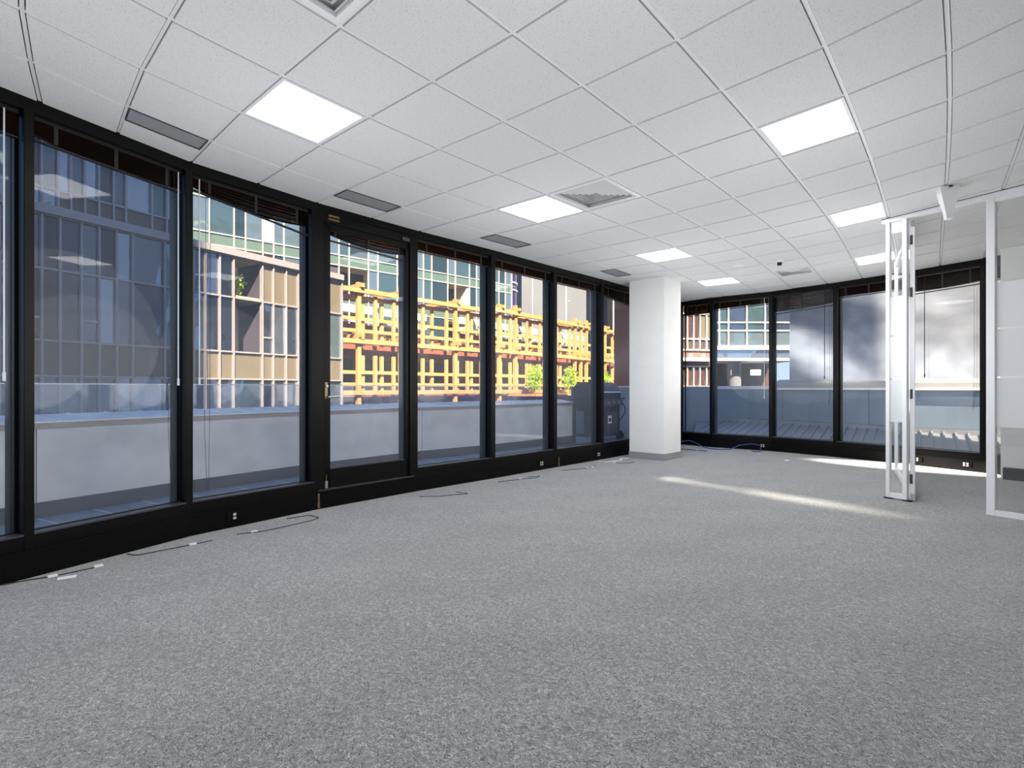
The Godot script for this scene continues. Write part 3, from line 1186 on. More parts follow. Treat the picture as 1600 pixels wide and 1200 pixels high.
# ------------------------------------------------------------------ the city
func curtain(root: Node3D, o: Vector2, d: Vector2, cols: Array, rows: Array, pick: Callable, fm: Material, fw: float, thick := 0.10) -> void:
	# gridded glass front: every pane a part, mullions run full height, transoms full length
	var n := Vector2(d.y, -d.x)     # towards the office
	for i in cols.size() - 1:
		for j in rows.size() - 1:
			var m = pick.call(i, j)
			if m == null:
				continue
			var s := st0()
			run(s, o + d * cols[i], o + d * cols[i + 1], n, -0.16, -0.10, rows[j], rows[j + 1])
			obj("pane", s, m, root)
	for c in cols:
		var s := st0()
		run(s, o + d * (c - fw * 0.5), o + d * (c + fw * 0.5), n, -0.17, 0.0, rows[0], rows[-1])
		obj("mullion", s, fm, root)
	for r in rows:
		var s := st0()
		run(s, o + d * cols[0], o + d * cols[-1], n, -0.17, -0.015, r - fw * 0.5, r + fw * 0.5)
		obj("transom", s, fm, root)

func block(called: String, root: Node3D, o: Vector2, d: Vector2, l0: float, l1: float, dep0: float, dep1: float, y0: float, y1: float, m: Material) -> MeshInstance3D:
	var n := Vector2(d.y, -d.x)
	var s := st0()
	run(s, o + d * l0, o + d * l1, n, -dep1, -dep0, y0, y1)
	return obj(called, s, m, root)

func city() -> void:
	# street level and the floors of our own building above and below
	var g := st0()
	box(g, Vector3(0, -9.2, -20), Vector3(120, 0, 0), Vector3(0, 0.2, 0), Vector3(0, 0, 110))
	var st := obj("street", g, M.asphalt)
	tag(st, "dark street far below the terrace", "ground")
	st.set_meta("kind", "structure")
	var up := st0()
	var wide := Geometry2D.offset_polygon(room(), 0.2)[0]
	slab(up, wide, 3.26, 8.5)
	var u := obj("upper_storeys", up, M.render_dark)
	tag(u, "upper floors of this building above the ceiling, out of the picture", "building")
	u.set_meta("kind", "structure")
	var dn := st0()
	slab(dn, wide, -9.0, -0.26)
	var u2 := obj("lower_storeys", dn, M.render_dark)
	tag(u2, "lower floors of this building below the carpet, out of the picture", "building")
	u2.set_meta("kind", "structure")
	var tw := st0()
	box(tw, Vector3(-10.6, 20, 20), Vector3(10.0, 0, 0), Vector3(0, 30, 0), Vector3(0, 0, 6))
	var t2 := obj("tower_behind", tw, M.tower)
	tag(t2, "tall tower behind the viewer that shades the left glass building", "building")
	t2.set_meta("kind", "structure")

	var wb := st0()
	box(wb, Vector3(34, 8, -6), Vector3(7, 0, -7), Vector3(0, 18, 0), Vector3(5, 0, 5))
	var bb := obj("white_building_beyond", wb, M.white_wall)
	tag(bb, "white building off to the right, out of the picture, mirrored in the left glass front", "building")
	bb.set_meta("kind", "structure")

	# left: dark gridded glass building across the street
	var A := Vector2(-14.09, 13.92)
	var ad := Vector2(0.4987, 0.8668)
	var off := thing("glass_office_building", "dark gridded glass building filling the left windows across the street", "building")
	var ac := [-2.0, -1.3, -0.6, 0.0, 0.5, 0.83, 1.41, 1.83, 2.35, 2.81, 3.28, 3.73, 4.7, 5.24, 5.67, 6.08, 6.61, 7.15, 8.36, 8.85, 9.45, 10.04, 10.6, 11.12, 11.69, 12.44]
	var ar := [-3.5, -2.4, -0.6, 1.43, 2.46, 4.52, 6.08]
	var pickA := func(i: int, j: int):
		if i == 17 and j >= 4:
			return null
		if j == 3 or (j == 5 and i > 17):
			return M.khaki if i >= 15 else M.brown_panel  # lit and shaded copies of one spandrel: the brown carries the shade
		if j == 0:
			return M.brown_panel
		var h := (i * 7 + j * 13 + (i * j) % 5) % 10
		if i >= 22:
			return M.teal[(i + j) % 3]
		if h < 3:
			return M.city_glass[0]
		if h < 5:
			return M.city_glass[1]
		if h < 7:
			return M.city_glass[2]
		return M.city_glass[3] if h < 9 else M.city_glass[4]
	curtain(off, A, ad, ac, ar, pickA, M.frame_purple, 0.06)
	block("body", off, A, ad, -2.0, 7.15, 0.18, 6.0, -9.0, 6.05, M.purple_wall)
	block("body", off, A, ad, 8.36, 12.44, 0.18, 6.0, -9.0, 6.05, M.purple_wall)
	block("body", off, A, ad, 7.15, 8.36, 0.18, 6.0, -9.0, 2.46, M.purple_wall)
	block("recess_wall", off, A, ad, 7.15, 8.36, 1.6, 1.75, 2.46, 6.05, M.white_wall)
	block("recess_ceiling", off, A, ad, 7.15, 8.36, 0.18, 1.6, 4.45, 4.65, M.beige)
	block("roof_band", off, A, ad, -2.0, 12.44, -0.12, 0.3, 6.08, 6.33, M.frame_purple)
	block("roof", off, A, ad, -2.0, 12.44, 0.3, 6.0, 6.05, 6.2, M.beige)
	# small opening windows set into single panes
	for w in [[4, -0.5], [5, 2.46], [8, 2.46], [18, 2.46], [13, 4.52]]:
		var sh := st0()
		var nn := Vector2(ad.y, -ad.x)
		var x0: float = ac[w[0]] + 0.05
		var x1: float = ac[w[0] + 1] - 0.05
		run(sh, A + ad * x0, A + ad * x1, nn, -0.10, -0.04, w[1] + 0.62, w[1] + 0.68)
		obj("vent_sash", sh, M.frame_purple, off)
	var bush := thing("balcony_shrub", "sunlit green shrub growing behind the railing of the glass building's recess", "plant")
	shrub(bush, V(A + ad * 7.75 + Vector2(ad.y, -ad.x) * -0.85, 4.66), 0.36, 0.95, 260, 51)
	# set back upper floors, left half
	var a2 := thing("set_back_floors", "blue glass upper floors stepping back above the dark gridded building", "building")
	var A2 := A + Vector2(ad.y, -ad.x) * -0.35
	var c2 := [-2.0, -1.2, -0.5, 0.0, 0.5, 0.77, 1.15, 1.52, 1.91, 2.22, 2.57, 2.94, 3.34, 3.69, 4.47, 4.94, 5.59]
	var r2 := [6.33, 6.95, 9.2, 9.9, 12.2, 12.9, 15.0]
	var pick2 := func(i: int, j: int):
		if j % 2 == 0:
			return M.city_glass[2] if i < 8 else M.brown_panel  # paler tint at the left end puts the sky reflection into the panes
		return M.city_glass[[2, 2, 0, 4, 1][(i * 3 + j) % 5]]
	curtain(a2, A2, ad, c2, r2, pick2, M.frame_purple, 0.055)
	block("body", a2, A2, ad, -2.0, 5.59, 0.18, 6.0, 6.2, 15.0, M.purple_wall)

	# long pale apartment front behind the pergola
	var B := Vector2(-21.69, 36.0)
	var bd := Vector2(0.7351, 0.6779)
	var ap := thing("apartment_building", "long teal glass apartment front with white frames rising behind the pergola", "building")
	var bc := [-3.0, -1.5, 0.0, 1.08, 2.63, 3.39, 4.57, 5.34, 6.09, 7.73, 8.75, 9.63, 10.44, 11.32, 13.04, 13.93, 15.8, 17.03, 18.52, 19.43, 21.24, 22.14, 23.86, 24.74, 26.15, 27.71, 28.59, 29.5]
	var br := [0.8, 4.2, 5.0, 7.7, 8.55, 11.07, 11.9, 14.3, 15.1, 17.6, 18.4, 20.8]
	var recess := {4: true, 5: true, 6: true, 11: true, 12: true, 13: true, 20: true, 21: true}
	var pickB := func(i: int, j: int):
		if recess.has(i) and (j == 4 or j == 2):
			return null
		if j in [1, 3, 5, 7, 9]:
			return M.teal_spandrel
		if i in [5, 6, 7] and j > 5:
			return M.white_wall if (i + j) % 3 == 0 else M.teal[1]
		return M.teal[(i * 5 + j * 3) % 3]
	curtain(ap, B, bd, bc, br, pickB, M.frame_pale, 0.09)
	var open_at := [[4.57, 6.09 + 1.64], [11.32 - 0.88, 13.93], [21.24, 23.86]]
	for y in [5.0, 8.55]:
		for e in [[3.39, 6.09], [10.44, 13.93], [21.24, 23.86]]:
			block("recess_wall", ap, B, bd, e[0], e[1], 2.2, 2.4, y, y + 2.6, M.purple_wall)  # shade of the recess is put into the dark purple colour
			block("recess_side", ap, B, bd, e[1] - 0.25, e[1], 0.2, 2.2, y, y + 2.6, M.white_wall)
			block("balcony_slab", ap, B, bd, e[0], e[1], -0.1, 2.2, y - 0.12, y + 0.05, M.beige)
			block("balcony_ceiling", ap, B, bd, e[0], e[1], 0.15, 2.2, y + 2.48, y + 2.6, M.beige)
	block("body", ap, B, bd, -3.0, 29.5, 2.5, 9.0, -9.0, 20.8, M.purple_wall)
	for e in [[-3.0, 3.39], [6.09, 10.44], [13.93, 21.24], [23.86, 29.5]]:
		block("body", ap, B, bd, e[0], e[1], 0.18, 2.5, -9.0, 20.8, M.purple_wall)
	for e in [[3.39, 6.09], [10.44, 13.93], [21.24, 23.86]]:
		block("body", ap, B, bd, e[0], e[1], 0.18, 2.5, 11.2, 20.8, M.purple_wall)
	# rounded glass corner
	var rc := st0()
	var cen: Vector2 = B + bd * 29.5 + Vector2(bd.y, -bd.x) * -2.0
	var a0 := atan2(-bd.x, bd.y)
	var prev := Vector2.ZERO
	for k in 9:
		var t := a0 + k * (PI / 2.0) / 8.0
		var p := cen + Vector2(cos(t), sin(t)) * 1.85
		if k > 0:
			slab(rc, PackedVector2Array([prev, p, cen]), -2.0, 20.8)
		prev = p
	obj("rounded_corner", rc, M.purple_glass, ap)
	for y in [8.2, 9.2, 11.5, 12.3]:
		var rb := st0()
		prev = Vector2.ZERO
		for k in 9:
			var t := a0 + k * (PI / 2.0) / 8.0
			var p := cen + Vector2(cos(t), sin(t)) * 1.92
			if k > 0:
				bar(rb, V(prev, y), V(p, y), 0.12, 0.12)
			prev = p
		obj("corner_band", rb, M.frame_white, ap)
	# grey concrete tower
	var tower := thing("concrete_tower", "plain pale grey concrete tower behind the pergola's far end", "building")
	var T := Vector2(1.16, 64.0)
	var td := Vector2(0.97, 0.24)
	block("body", tower, T, td, 0.0, 12.2, 0.0, 8.0, -9.0, 34.0, M.tower)
	for x in [1.3, 3.3, 5.6, 8.8]:
		block("joint_strip", tower, T, td, x, x + 0.10, -0.05, 0.02, -9.0, 34.0, M.frame_white)
	var eb := thing("brick_building", "brown building with white framed windows seen just left of the column", "building")
	var E := Vector2(11.4, 59.5)
	block("body", eb, E, Vector2(1, 0), 0.0, 5.0, 0.0, 4.0, -9.0, 22.0, M.brown_brick)
	block("corner_strip", eb, E, Vector2(1, 0), -0.1, 0.35, -0.1, 0.3, -9.0, 22.0, M.frame_white)
	block("window_band", eb, E, Vector2(1, 0), 0.35, 3.9, -0.08, 0.1, 7.6, 7.95, M.frame_white)
	block("window_glass", eb, E, Vector2(1, 0), 1.3, 2.6, -0.03, 0.1, 7.95, 11.8, M.rust_dark)

	pergola()
	corner_blocks()
	barbecue()

func shrub(root: Node3D, at: Vector3, r: float, h: float, leaves: int, seed_: int) -> void:
	var g := RandomNumberGenerator.new()
	g.seed = seed_
	var s := st0()
	for k in leaves:
		var v := Vector3(g.randfn(), g.randfn(), g.randfn()).normalized() * pow(g.randf(), 0.45)
		var p := at + Vector3(v.x * r, h * 0.55 + v.y * h * 0.5, v.z * r)
		var d := Vector3(g.randfn(), g.randfn() + 0.5, g.randfn()).normalized()
		var e := d.cross(Vector3(g.randfn(), g.randfn(), g.randfn())).normalized()
		var l := g.randf_range(0.10, 0.2) * (r / 0.5)
		var w := l * 0.32
		tri(s, p, p + d * l * 0.5 + e * w, p + d * l)
		tri(s, p, p + d * l, p + d * l * 0.5 - e * w)
	var o := obj("foliage", s, M.leaf, root)
	o.set_meta("kind", "stuff")
	s = st0()
	for k in 4:
		tube(s, [at, at + Vector3(g.randf_range(-0.3, 0.3) * r, h * 0.7, g.randf_range(-0.3, 0.3) * r)], 0.02 * r / 0.5, 5)
	obj("stem", s, M.rust_dark, root)

func pergola() -> void:
	var t := thing("lattice_building", "low red brown building fronted by a two storey orange timber lattice in full sun", "building")
	var fronts := [
		[Vector2(-8.24, 26.0), Vector2(0.6514, 0.7587), [0.83, 3.44, 7.44, 10.15], 1.0],
		[Vector2(-0.81, 33.5), Vector2(0.5978, 0.8016), [0.0, 1.7, 5.2, 9.47, 10.4, 11.3, 14.55, 18.35, 21.9], 1.1]]
	for f in fronts:
		var o: Vector2 = f[0]
		var d: Vector2 = f[1]
		var n := Vector2(d.y, -d.x)
		var posts: Array = f[2]
		var k: float = f[3]
		for i in posts.size():
			var p: Vector2 = o + d * posts[i]
			pbar("post", t, V(p, -9.0), V(p, 6.38 + 0.12 * (i % 2)), 0.20 * k, 0.20 * k, V(n, 0))
		var x0: float = posts[0] - 1.0
		var x1: float = posts[-1]
		for y in [0.86, 3.42, 5.95]:
			for i in posts.size():
				var b: float = posts[i]
				var a: float = posts[i - 1] if i > 0 else x0
				pbar("beam", t, V(o + d * a + n * 0.18, y), V(o + d * b + n * 0.18, y), 0.18, 0.22 * k, Vector3.UP)
		for i in posts.size():
			var b: float = posts[i]
			var a: float = posts[i - 1] if i > 0 else x0
			var back := -0.17
			for y in [1.27, 1.88, 3.98, 4.58]:
				pbar("rail", t, V(o + d * a + n * back, y), V(o + d * b + n * back, y), 0.14, 0.17 * k, Vector3.UP)
			pbar("rail", t, V(o + d * a + n * back, 5.65), V(o + d * b + n * back, 5.65), 0.14, 0.20 * k, Vector3.UP)
			if b - a > 1.2:
				var cnt := 4 if b - a > 2.0 else 2
				for c in cnt:
					var x := lerpf(a, b, (c + 0.75) / (cnt + 0.5))
					var dep: float = -0.30 if c % 2 == 0 else -0.04
					pbar("baluster", t, V(o + d * x + n * dep, 0.8), V(o + d * x + n * dep, 2.75), 0.17 * k, 0.15, V(n, 0))
					pbar("baluster", t, V(o + d * x + n * dep, 3.4), V(o + d * x + n * dep, 5.8), 0.17 * k, 0.15, V(n, 0))
			# joists running back under each beam
			for y in [3.72, 6.2]:
				pbar("joist", t, V(o + d * b + n * 0.42, y), V(o + d * b - n * 2.6, y), 0.18, 0.20, Vector3.UP)
	# the shaded building front behind the lattice
	var bk := t
	for f in fronts:
		var o: Vector2 = f[0]
		var d: Vector2 = f[1]
		var n := Vector2(d.y, -d.x)
		var len_: float = f[2][-1] + 0.2
		block("wall", bk, o, d, -0.6, len_, 3.0, 3.4, -9.0, 3.3, M.rust)
		block("floor_slab", bk, o, d, -0.6, len_, 0.4, 3.0, 3.05, 3.30, M.rust)
		block("floor_slab", bk, o, d, -0.6, len_, 0.4, 3.0, 0.45, 0.72, M.rust)
		block("wall", bk, o, d, -0.6, len_, 0.25, 0.4, -3.0, 0.72, M.rust)
		block("upper_wall", bk, o, d, -0.6, len_ * 0.72, 3.0, 3.4, 3.3, 4.7, M.rust)
		block("sunshade", bk, o, d, -0.6, len_ * 0.72, 2.6, 2.9, 4.75, 5.05, M.white_wall)
		block("sunshade", bk, o, d, -0.6, len_ * 0.72, 2.6, 2.9, 5.3, 5.7, M.white_wall)
		var x := 0.1
		while x < len_ - 1.0:
			block("shop_window", bk, o, d, x, x + 0.9, 2.9, 3.0, 1.0, 2.7, M.rust_dark)
			block("shop_window", bk, o, d, x, x + 0.9, 2.9, 3.0, 3.5, 4.45, M.rust_dark)
			x += 1.35
	block("planter_shelf", bk, fronts[1][0], fronts[1][1], 0.7, 13.6, -2.3, -0.05, 0.58, 0.70, M.timber)
	# shrubs standing on the shelf along the lower beam
	var d2 := Vector2(0.5978, 0.8016)
	var n2 := Vector2(d2.y, -d2.x)
	var words := ["bright yellow green shrub on the orange lattice's shelf, farthest from the barbecue", "green shrub on the orange lattice's shelf, just left of the barbecue lid", "green shrub on the orange lattice's shelf, directly above the barbecue lid"]
	var xs := [1.8, 6.3, 11.4]
	for i in 3:
		var b := thing("platform_shrub", words[i], "plant", "shrubs on the orange lattice shelf")
		shrub(b, V(Vector2(-0.81, 33.5) + d2 * xs[i] + n2 * 1.45, 0.72), 0.60, 1.75, 620, 60 + i)

func pbar(called: String, t: Node3D, a: Vector3, b: Vector3, w: float, th: float, up: Vector3) -> void:
	var s := st0()
	bar(s, a, b, w, th, up)
	obj(called, s, M.timber, t)

func corner_blocks() -> void:
	# between column and concrete wall: a brown front and a modern one with white bands
	var c := thing("brown_corner_building", "brown gridded building front seen between column and first far window post", "building")
	var o := Vector2(6.55, 21.6)
	var d := Vector2(0.96, 0.28)
	block("body", c, o, d, -0.6, 1.95, 0.12, 4.0, -9.0, 9.0, M.brown_brick)
	var cols := [-0.6, -0.15, 0.3, 0.68, 0.98, 1.28, 1.6, 1.95]
	var rows := [-1.2, 0.35, 1.15, 1.98]
	var pick := func(i: int, j: int): return M.rust_dark if j > 1 else (M.brown_panel if (i + j) % 2 == 0 else M.khaki)
	curtain(c, o, d, cols, rows, pick, M.frame_white, 0.05)
	var rows2 := [2.66, 3.11, 4.15, 5.2]
	var pick2 := func(i: int, j: int): return M.brown_panel if j == 0 else (M.khaki if i > 4 else M.rust_dark)
	curtain(c, o, d, cols, rows2, pick2, M.frame_white, 0.05)
	block("ledge", c, o, d, -0.6, 1.8, -0.35, 0.1, 2.18, 2.32, M.white_wall)
	for x in [0.05, 0.62, 1.2]:
		block("ledge_lamp", c, o, d, x, x + 0.1, -0.3, -0.15, 2.32, 2.48, M.white_plastic)
	for i in 6:
		block("planter_slat", c, o, d, 0.1 + i * 0.28, 0.2 + i * 0.28, -0.25, 0.0, 0.0, 0.62, M.white_wall)
	var m := thing("modern_block", "modern block with white floor bands and a round grey pillar, beside the concrete wall edge", "building")
	var q := Vector2(9.6, 26.0)
	var e := Vector2(1, 0)
	block("floor_band", m, q, e, -1.6, 4.5, -0.2, 3.0, 2.96, 3.14, M.white_wall)
	block("floor_band", m, q, e, -1.6, 4.5, -0.2, 3.0, 2.42, 2.54, M.white_wall)
	block("blue_band", m, q, e, -1.5, 4.5, 0.0, 3.0, 2.54, 2.96, M.city_glass[2])
	var gc := [-1.5, -0.6, 0.2, 0.55, 1.0, 1.9, 2.8, 4.4]
	curtain(m, q, e, gc, [3.14, 3.9, 4.3, 5.6, 8.0], func(i: int, j: int): return M.teal[1] if j == 0 else (M.city_glass[0] if i % 2 == 0 else M.teal[0]), M.frame_white, 0.06)
	block("back_wall", m, q, e, -1.6, 4.5, 3.0, 3.3, -9.0, 2.5, M.rust_dark)
	block("storey_wall", m, q, e, -1.6, 4.5, 0.4, 3.3, 3.0, 9.0, M.purple_wall)
	var s := st0()
	lathe(s, V(Vector2(11.3, 27.0), 0.0), [Vector2(0.32, 2.42), Vector2(0.32, -9.0)], 20)
	obj("pillar", s, M.tower, m)
	for x in [0.65, 1.45, 2.5]:
		block("pendant_lamp", m, q, e, x, x + (0.1 if x < 2 else 0.45), 0.8, 0.95, 1.75, 2.0, M.lamp)

func barbecue() -> void:
	var t := thing("barbecue_grill", "grey wheeled gas barbecue with closed lid and side shelf standing on the terrace", "barbecue")
	var o := Vector2(1.62, 10.35)      # near front corner at floor
	var w := Vector2(0.6, 0.8)         # along the front
	var b := Vector2(-0.8, 0.6)        # towards the back
	var L := 1.08
	var D := 0.5
	var P := func(x: float, y: float) -> Vector2: return o + w * x + b * y
	# four legs
	for q in [[0.02, 0.02], [0.02, D - 0.02], [L - 0.02, 0.02], [L - 0.02, D - 0.02]]:
		var s := st0()
		bar(s, V(P.call(q[0], q[1]), 0.0), V(P.call(q[0], q[1]), 0.76), 0.045, 0.045, V(w, 0))
		obj("leg", s, M.grill_frame, t)
	var s1 := st0()
	bar(s1, V(P.call(0.02, 0.0), 0.14), V(P.call(0.02, D), 0.14), 0.04, 0.04)
	bar(s1, V(P.call(0.0, D - 0.02), 0.14), V(P.call(L, D - 0.02), 0.14), 0.04, 0.04)
	obj("base_bar", s1, M.grill_frame, t)
	# gas cupboard under the far half
	s1 = st0()
	slab(s1, PackedVector2Array([P.call(0.45, 0.01), P.call(L, 0.01), P.call(L, D), P.call(0.45, D)]), 0.10, 0.62)
	var cup := obj("cupboard", s1, M.grill_body, t)
	s1 = st0()
	slab(s1, PackedVector2Array([P.call(0.50, -0.012), P.call(0.98, -0.012), P.call(0.98, 0.01), P.call(0.50, 0.01)]), 0.14, 0.60)
	var door := obj("door", s1, M.grill_steel, t)
	s1 = st0()
	slab(s1, PackedVector2Array([P.call(0.53, -0.016), P.call(0.68, -0.016), P.call(0.68, -0.012), P.call(0.53, -0.012)]), 0.36, 0.52)
	obj("sticker", s1, M.white_plastic, door)
	s1 = st0()
	slab(s1, PackedVector2Array([P.call(0.56, -0.019), P.call(0.65, -0.019), P.call(0.65, -0.016), P.call(0.56, -0.016)]), 0.40, 0.47)
	obj("sticker_print", s1, M.grill_frame, door)
	# fire box tapering downwards
	s1 = st0()
	var lo := []
	var hi := []
	for q in [[0.06, 0.06], [L - 0.06, 0.06], [L - 0.06, D - 0.06], [0.06, D - 0.06]]:
		lo.append(V(P.call(q[0], q[1]), 0.62))
	for q in [[0.0, 0.0], [L, 0.0], [L, D], [0.0, D]]:
		hi.append(V(P.call(q[0], q[1]), 0.86))
	hexa(s1, lo, hi)
	obj("fire_box", s1, M.grill_body, t)
	# control panel with knobs
	s1 = st0()
	slab(s1, PackedVector2Array([P.call(0.0, -0.06), P.call(L, -0.06), P.call(L, 0.0), P.call(0.0, 0.0)]), 0.72, 0.86)
	var panel := obj("control_panel", s1, M.grill_steel, t)
	for i in 4:
		s1 = st0()
		var c: Vector2 = P.call(0.18 + i * 0.24, -0.06)
		tube(s1, [V(c, 0.79), V(c - b * 0.03, 0.79)], 0.03, 12)
		obj("knob", s1, M.steel, panel)
	# lid: extruded hood profile
	s1 = st0()
	var prof := [Vector2(-0.03, 0.86), Vector2(-0.05, 0.98), Vector2(0.02, 1.12), Vector2(0.14, 1.20), Vector2(0.40, 1.20), Vector2(D, 1.10), Vector2(D, 0.86)]
	for i in prof.size():
		var p: Vector2 = prof[i]
		var q: Vector2 = prof[(i + 1) % prof.size()]
		quad(s1, V(P.call(0.03, p.x), p.y), V(P.call(L - 0.03, p.x), p.y), V(P.call(L - 0.03, q.x), q.y), V(P.call(0.03, q.x), q.y))
	for e in [0.03, L - 0.03]:
		for i in range(1, prof.size() - 1):
			var a3 := V(P.call(e, prof[0].x), prof[0].y)
			var b3 := V(P.call(e, prof[i].x), prof[i].y)
			var c3 := V(P.call(e, prof[i + 1].x), prof[i + 1].y)
			if e < 0.5:
				tri(s1, a3, c3, b3)
			else:
				tri(s1, a3, b3, c3)
	var lid := obj("lid", s1, M.grill_body, t)
	s1 = st0()
	tube(s1, [V(P.call(0.15, -0.04), 1.0), V(P.call(0.15, -0.09), 1.0), V(P.call(L - 0.15, -0.09), 1.0), V(P.call(L - 0.15, -0.04), 1.0)], 0.012, 8)
	obj("lid_handle", s1, M.white_metal, lid)
	# side shelves
	for e in [[-0.36, 0.0], [L, L + 0.34]]:
		s1 = st0()
		slab(s1, PackedVector2Array([P.call(e[0], 0.03), P.call(e[1], 0.03), P.call(e[1], D - 0.03), P.call(e[0], D - 0.03)]), 0.845, 0.88)
		obj("side_shelf", s1, M.grill_frame, t)
	# hose and wheels
	s1 = st0()
	var pts := []
	for k in 11:
		var f := k / 10.0
		var c: Vector2 = P.call(L + 0.22 - 0.15 * cos(f * PI), 0.02)
		pts.append(V(P.call(L + 0.02 + 0.26 * sin(f * PI), 0.0), 0.83 - 0.42 * f))
	tube(s1, pts, 0.012, 6)
	obj("gas_hose", s1, M.cord, t)
	for y in [0.02, D - 0.02]:
		s1 = st0()
		tube(s1, [V(P.call(L + 0.03, y), 0.09), V(P.call(L + 0.075, y), 0.09)], 0.09, 16)
		obj("wheel", s1, M.dark_plastic, t)
	for y in [0.02, D - 0.02]:
		s1 = st0()
		tube(s1, [V(P.call(0.0, y), 0.0), V(P.call(0.0, y), 0.02)], 0.03, 10)
		obj("foot", s1, M.dark_plastic, t)

# ------------------------------------------------------------------ sockets, cables, litter, sensors
func on_box(pts: Array, i: int, u: float) -> Array:
	# a spot on the face of the skirting box: [point, tangent, outward normal]
	var a: Vector2 = pts[i]
	var b: Vector2 = pts[i + 1]
	var n := outward(a, b)
	return [a.lerp(b, u) - n * 0.028, (b - a).normalized(), n]

func socket(called: String, pts: Array, i: int, u: float, label: String, double_ := true) -> void:
	var f := on_box(pts, i, u)
	var t := thing(called, label, "power outlet", "outlets on the skirting boxes")
	var s := st0()
	run(s, f[0] - f[1] * 0.055, f[0] + f[1] * 0.055, f[2], -0.006, 0.0, 0.055, 0.125)
	obj("cover", s, M.black, t)
	s = st0()
	var xs := [-0.018, 0.018] if double_ else [0.0]
	for x in xs:
		for y in [0.072, 0.10]:
			var c: Vector2 = f[0] + f[1] * x
			run(s, c - f[1] * 0.011, c + f[1] * 0.011, f[2], -0.010, -0.005, y - 0.009, y + 0.009)
	obj("socket_insert", s, M.grey_plastic, t)

func cable(called: String, pts: Array, r: float, m: Material, label: String, tags: Array) -> void:
	var t := thing(called, label, "cable", "loose cables along the window walls")
	var cv := Curve3D.new()
	for i in pts.size():
		var p: Vector3 = pts[i]
		var h := Vector3.ZERO
		if i > 0 and i < pts.size() - 1:
			h = (pts[i + 1] - pts[i - 1]) * 0.22
		cv.add_point(p, -h, h)
	var line := []
	var n := maxi(8, int(cv.get_baked_length() / 0.03))
	for k in n + 1:
		line.append(cv.sample_baked(cv.get_baked_length() * k / n))
	var s := st0()
	tube(s, line, r, 5)
	obj("wire", s, m, t)
	for g in tags:
		s = st0()
		box(s, g[0], V(g[1] * 0.022, 0), Vector3(0, 0.005, 0), V(Vector2(-g[1].y, g[1].x) * 0.012, 0))
		obj("plug", s, M.white_plastic, t)

func F(x: float, z: float, h := 0.004) -> Vector3:
	return Vector3(x, h, -z)

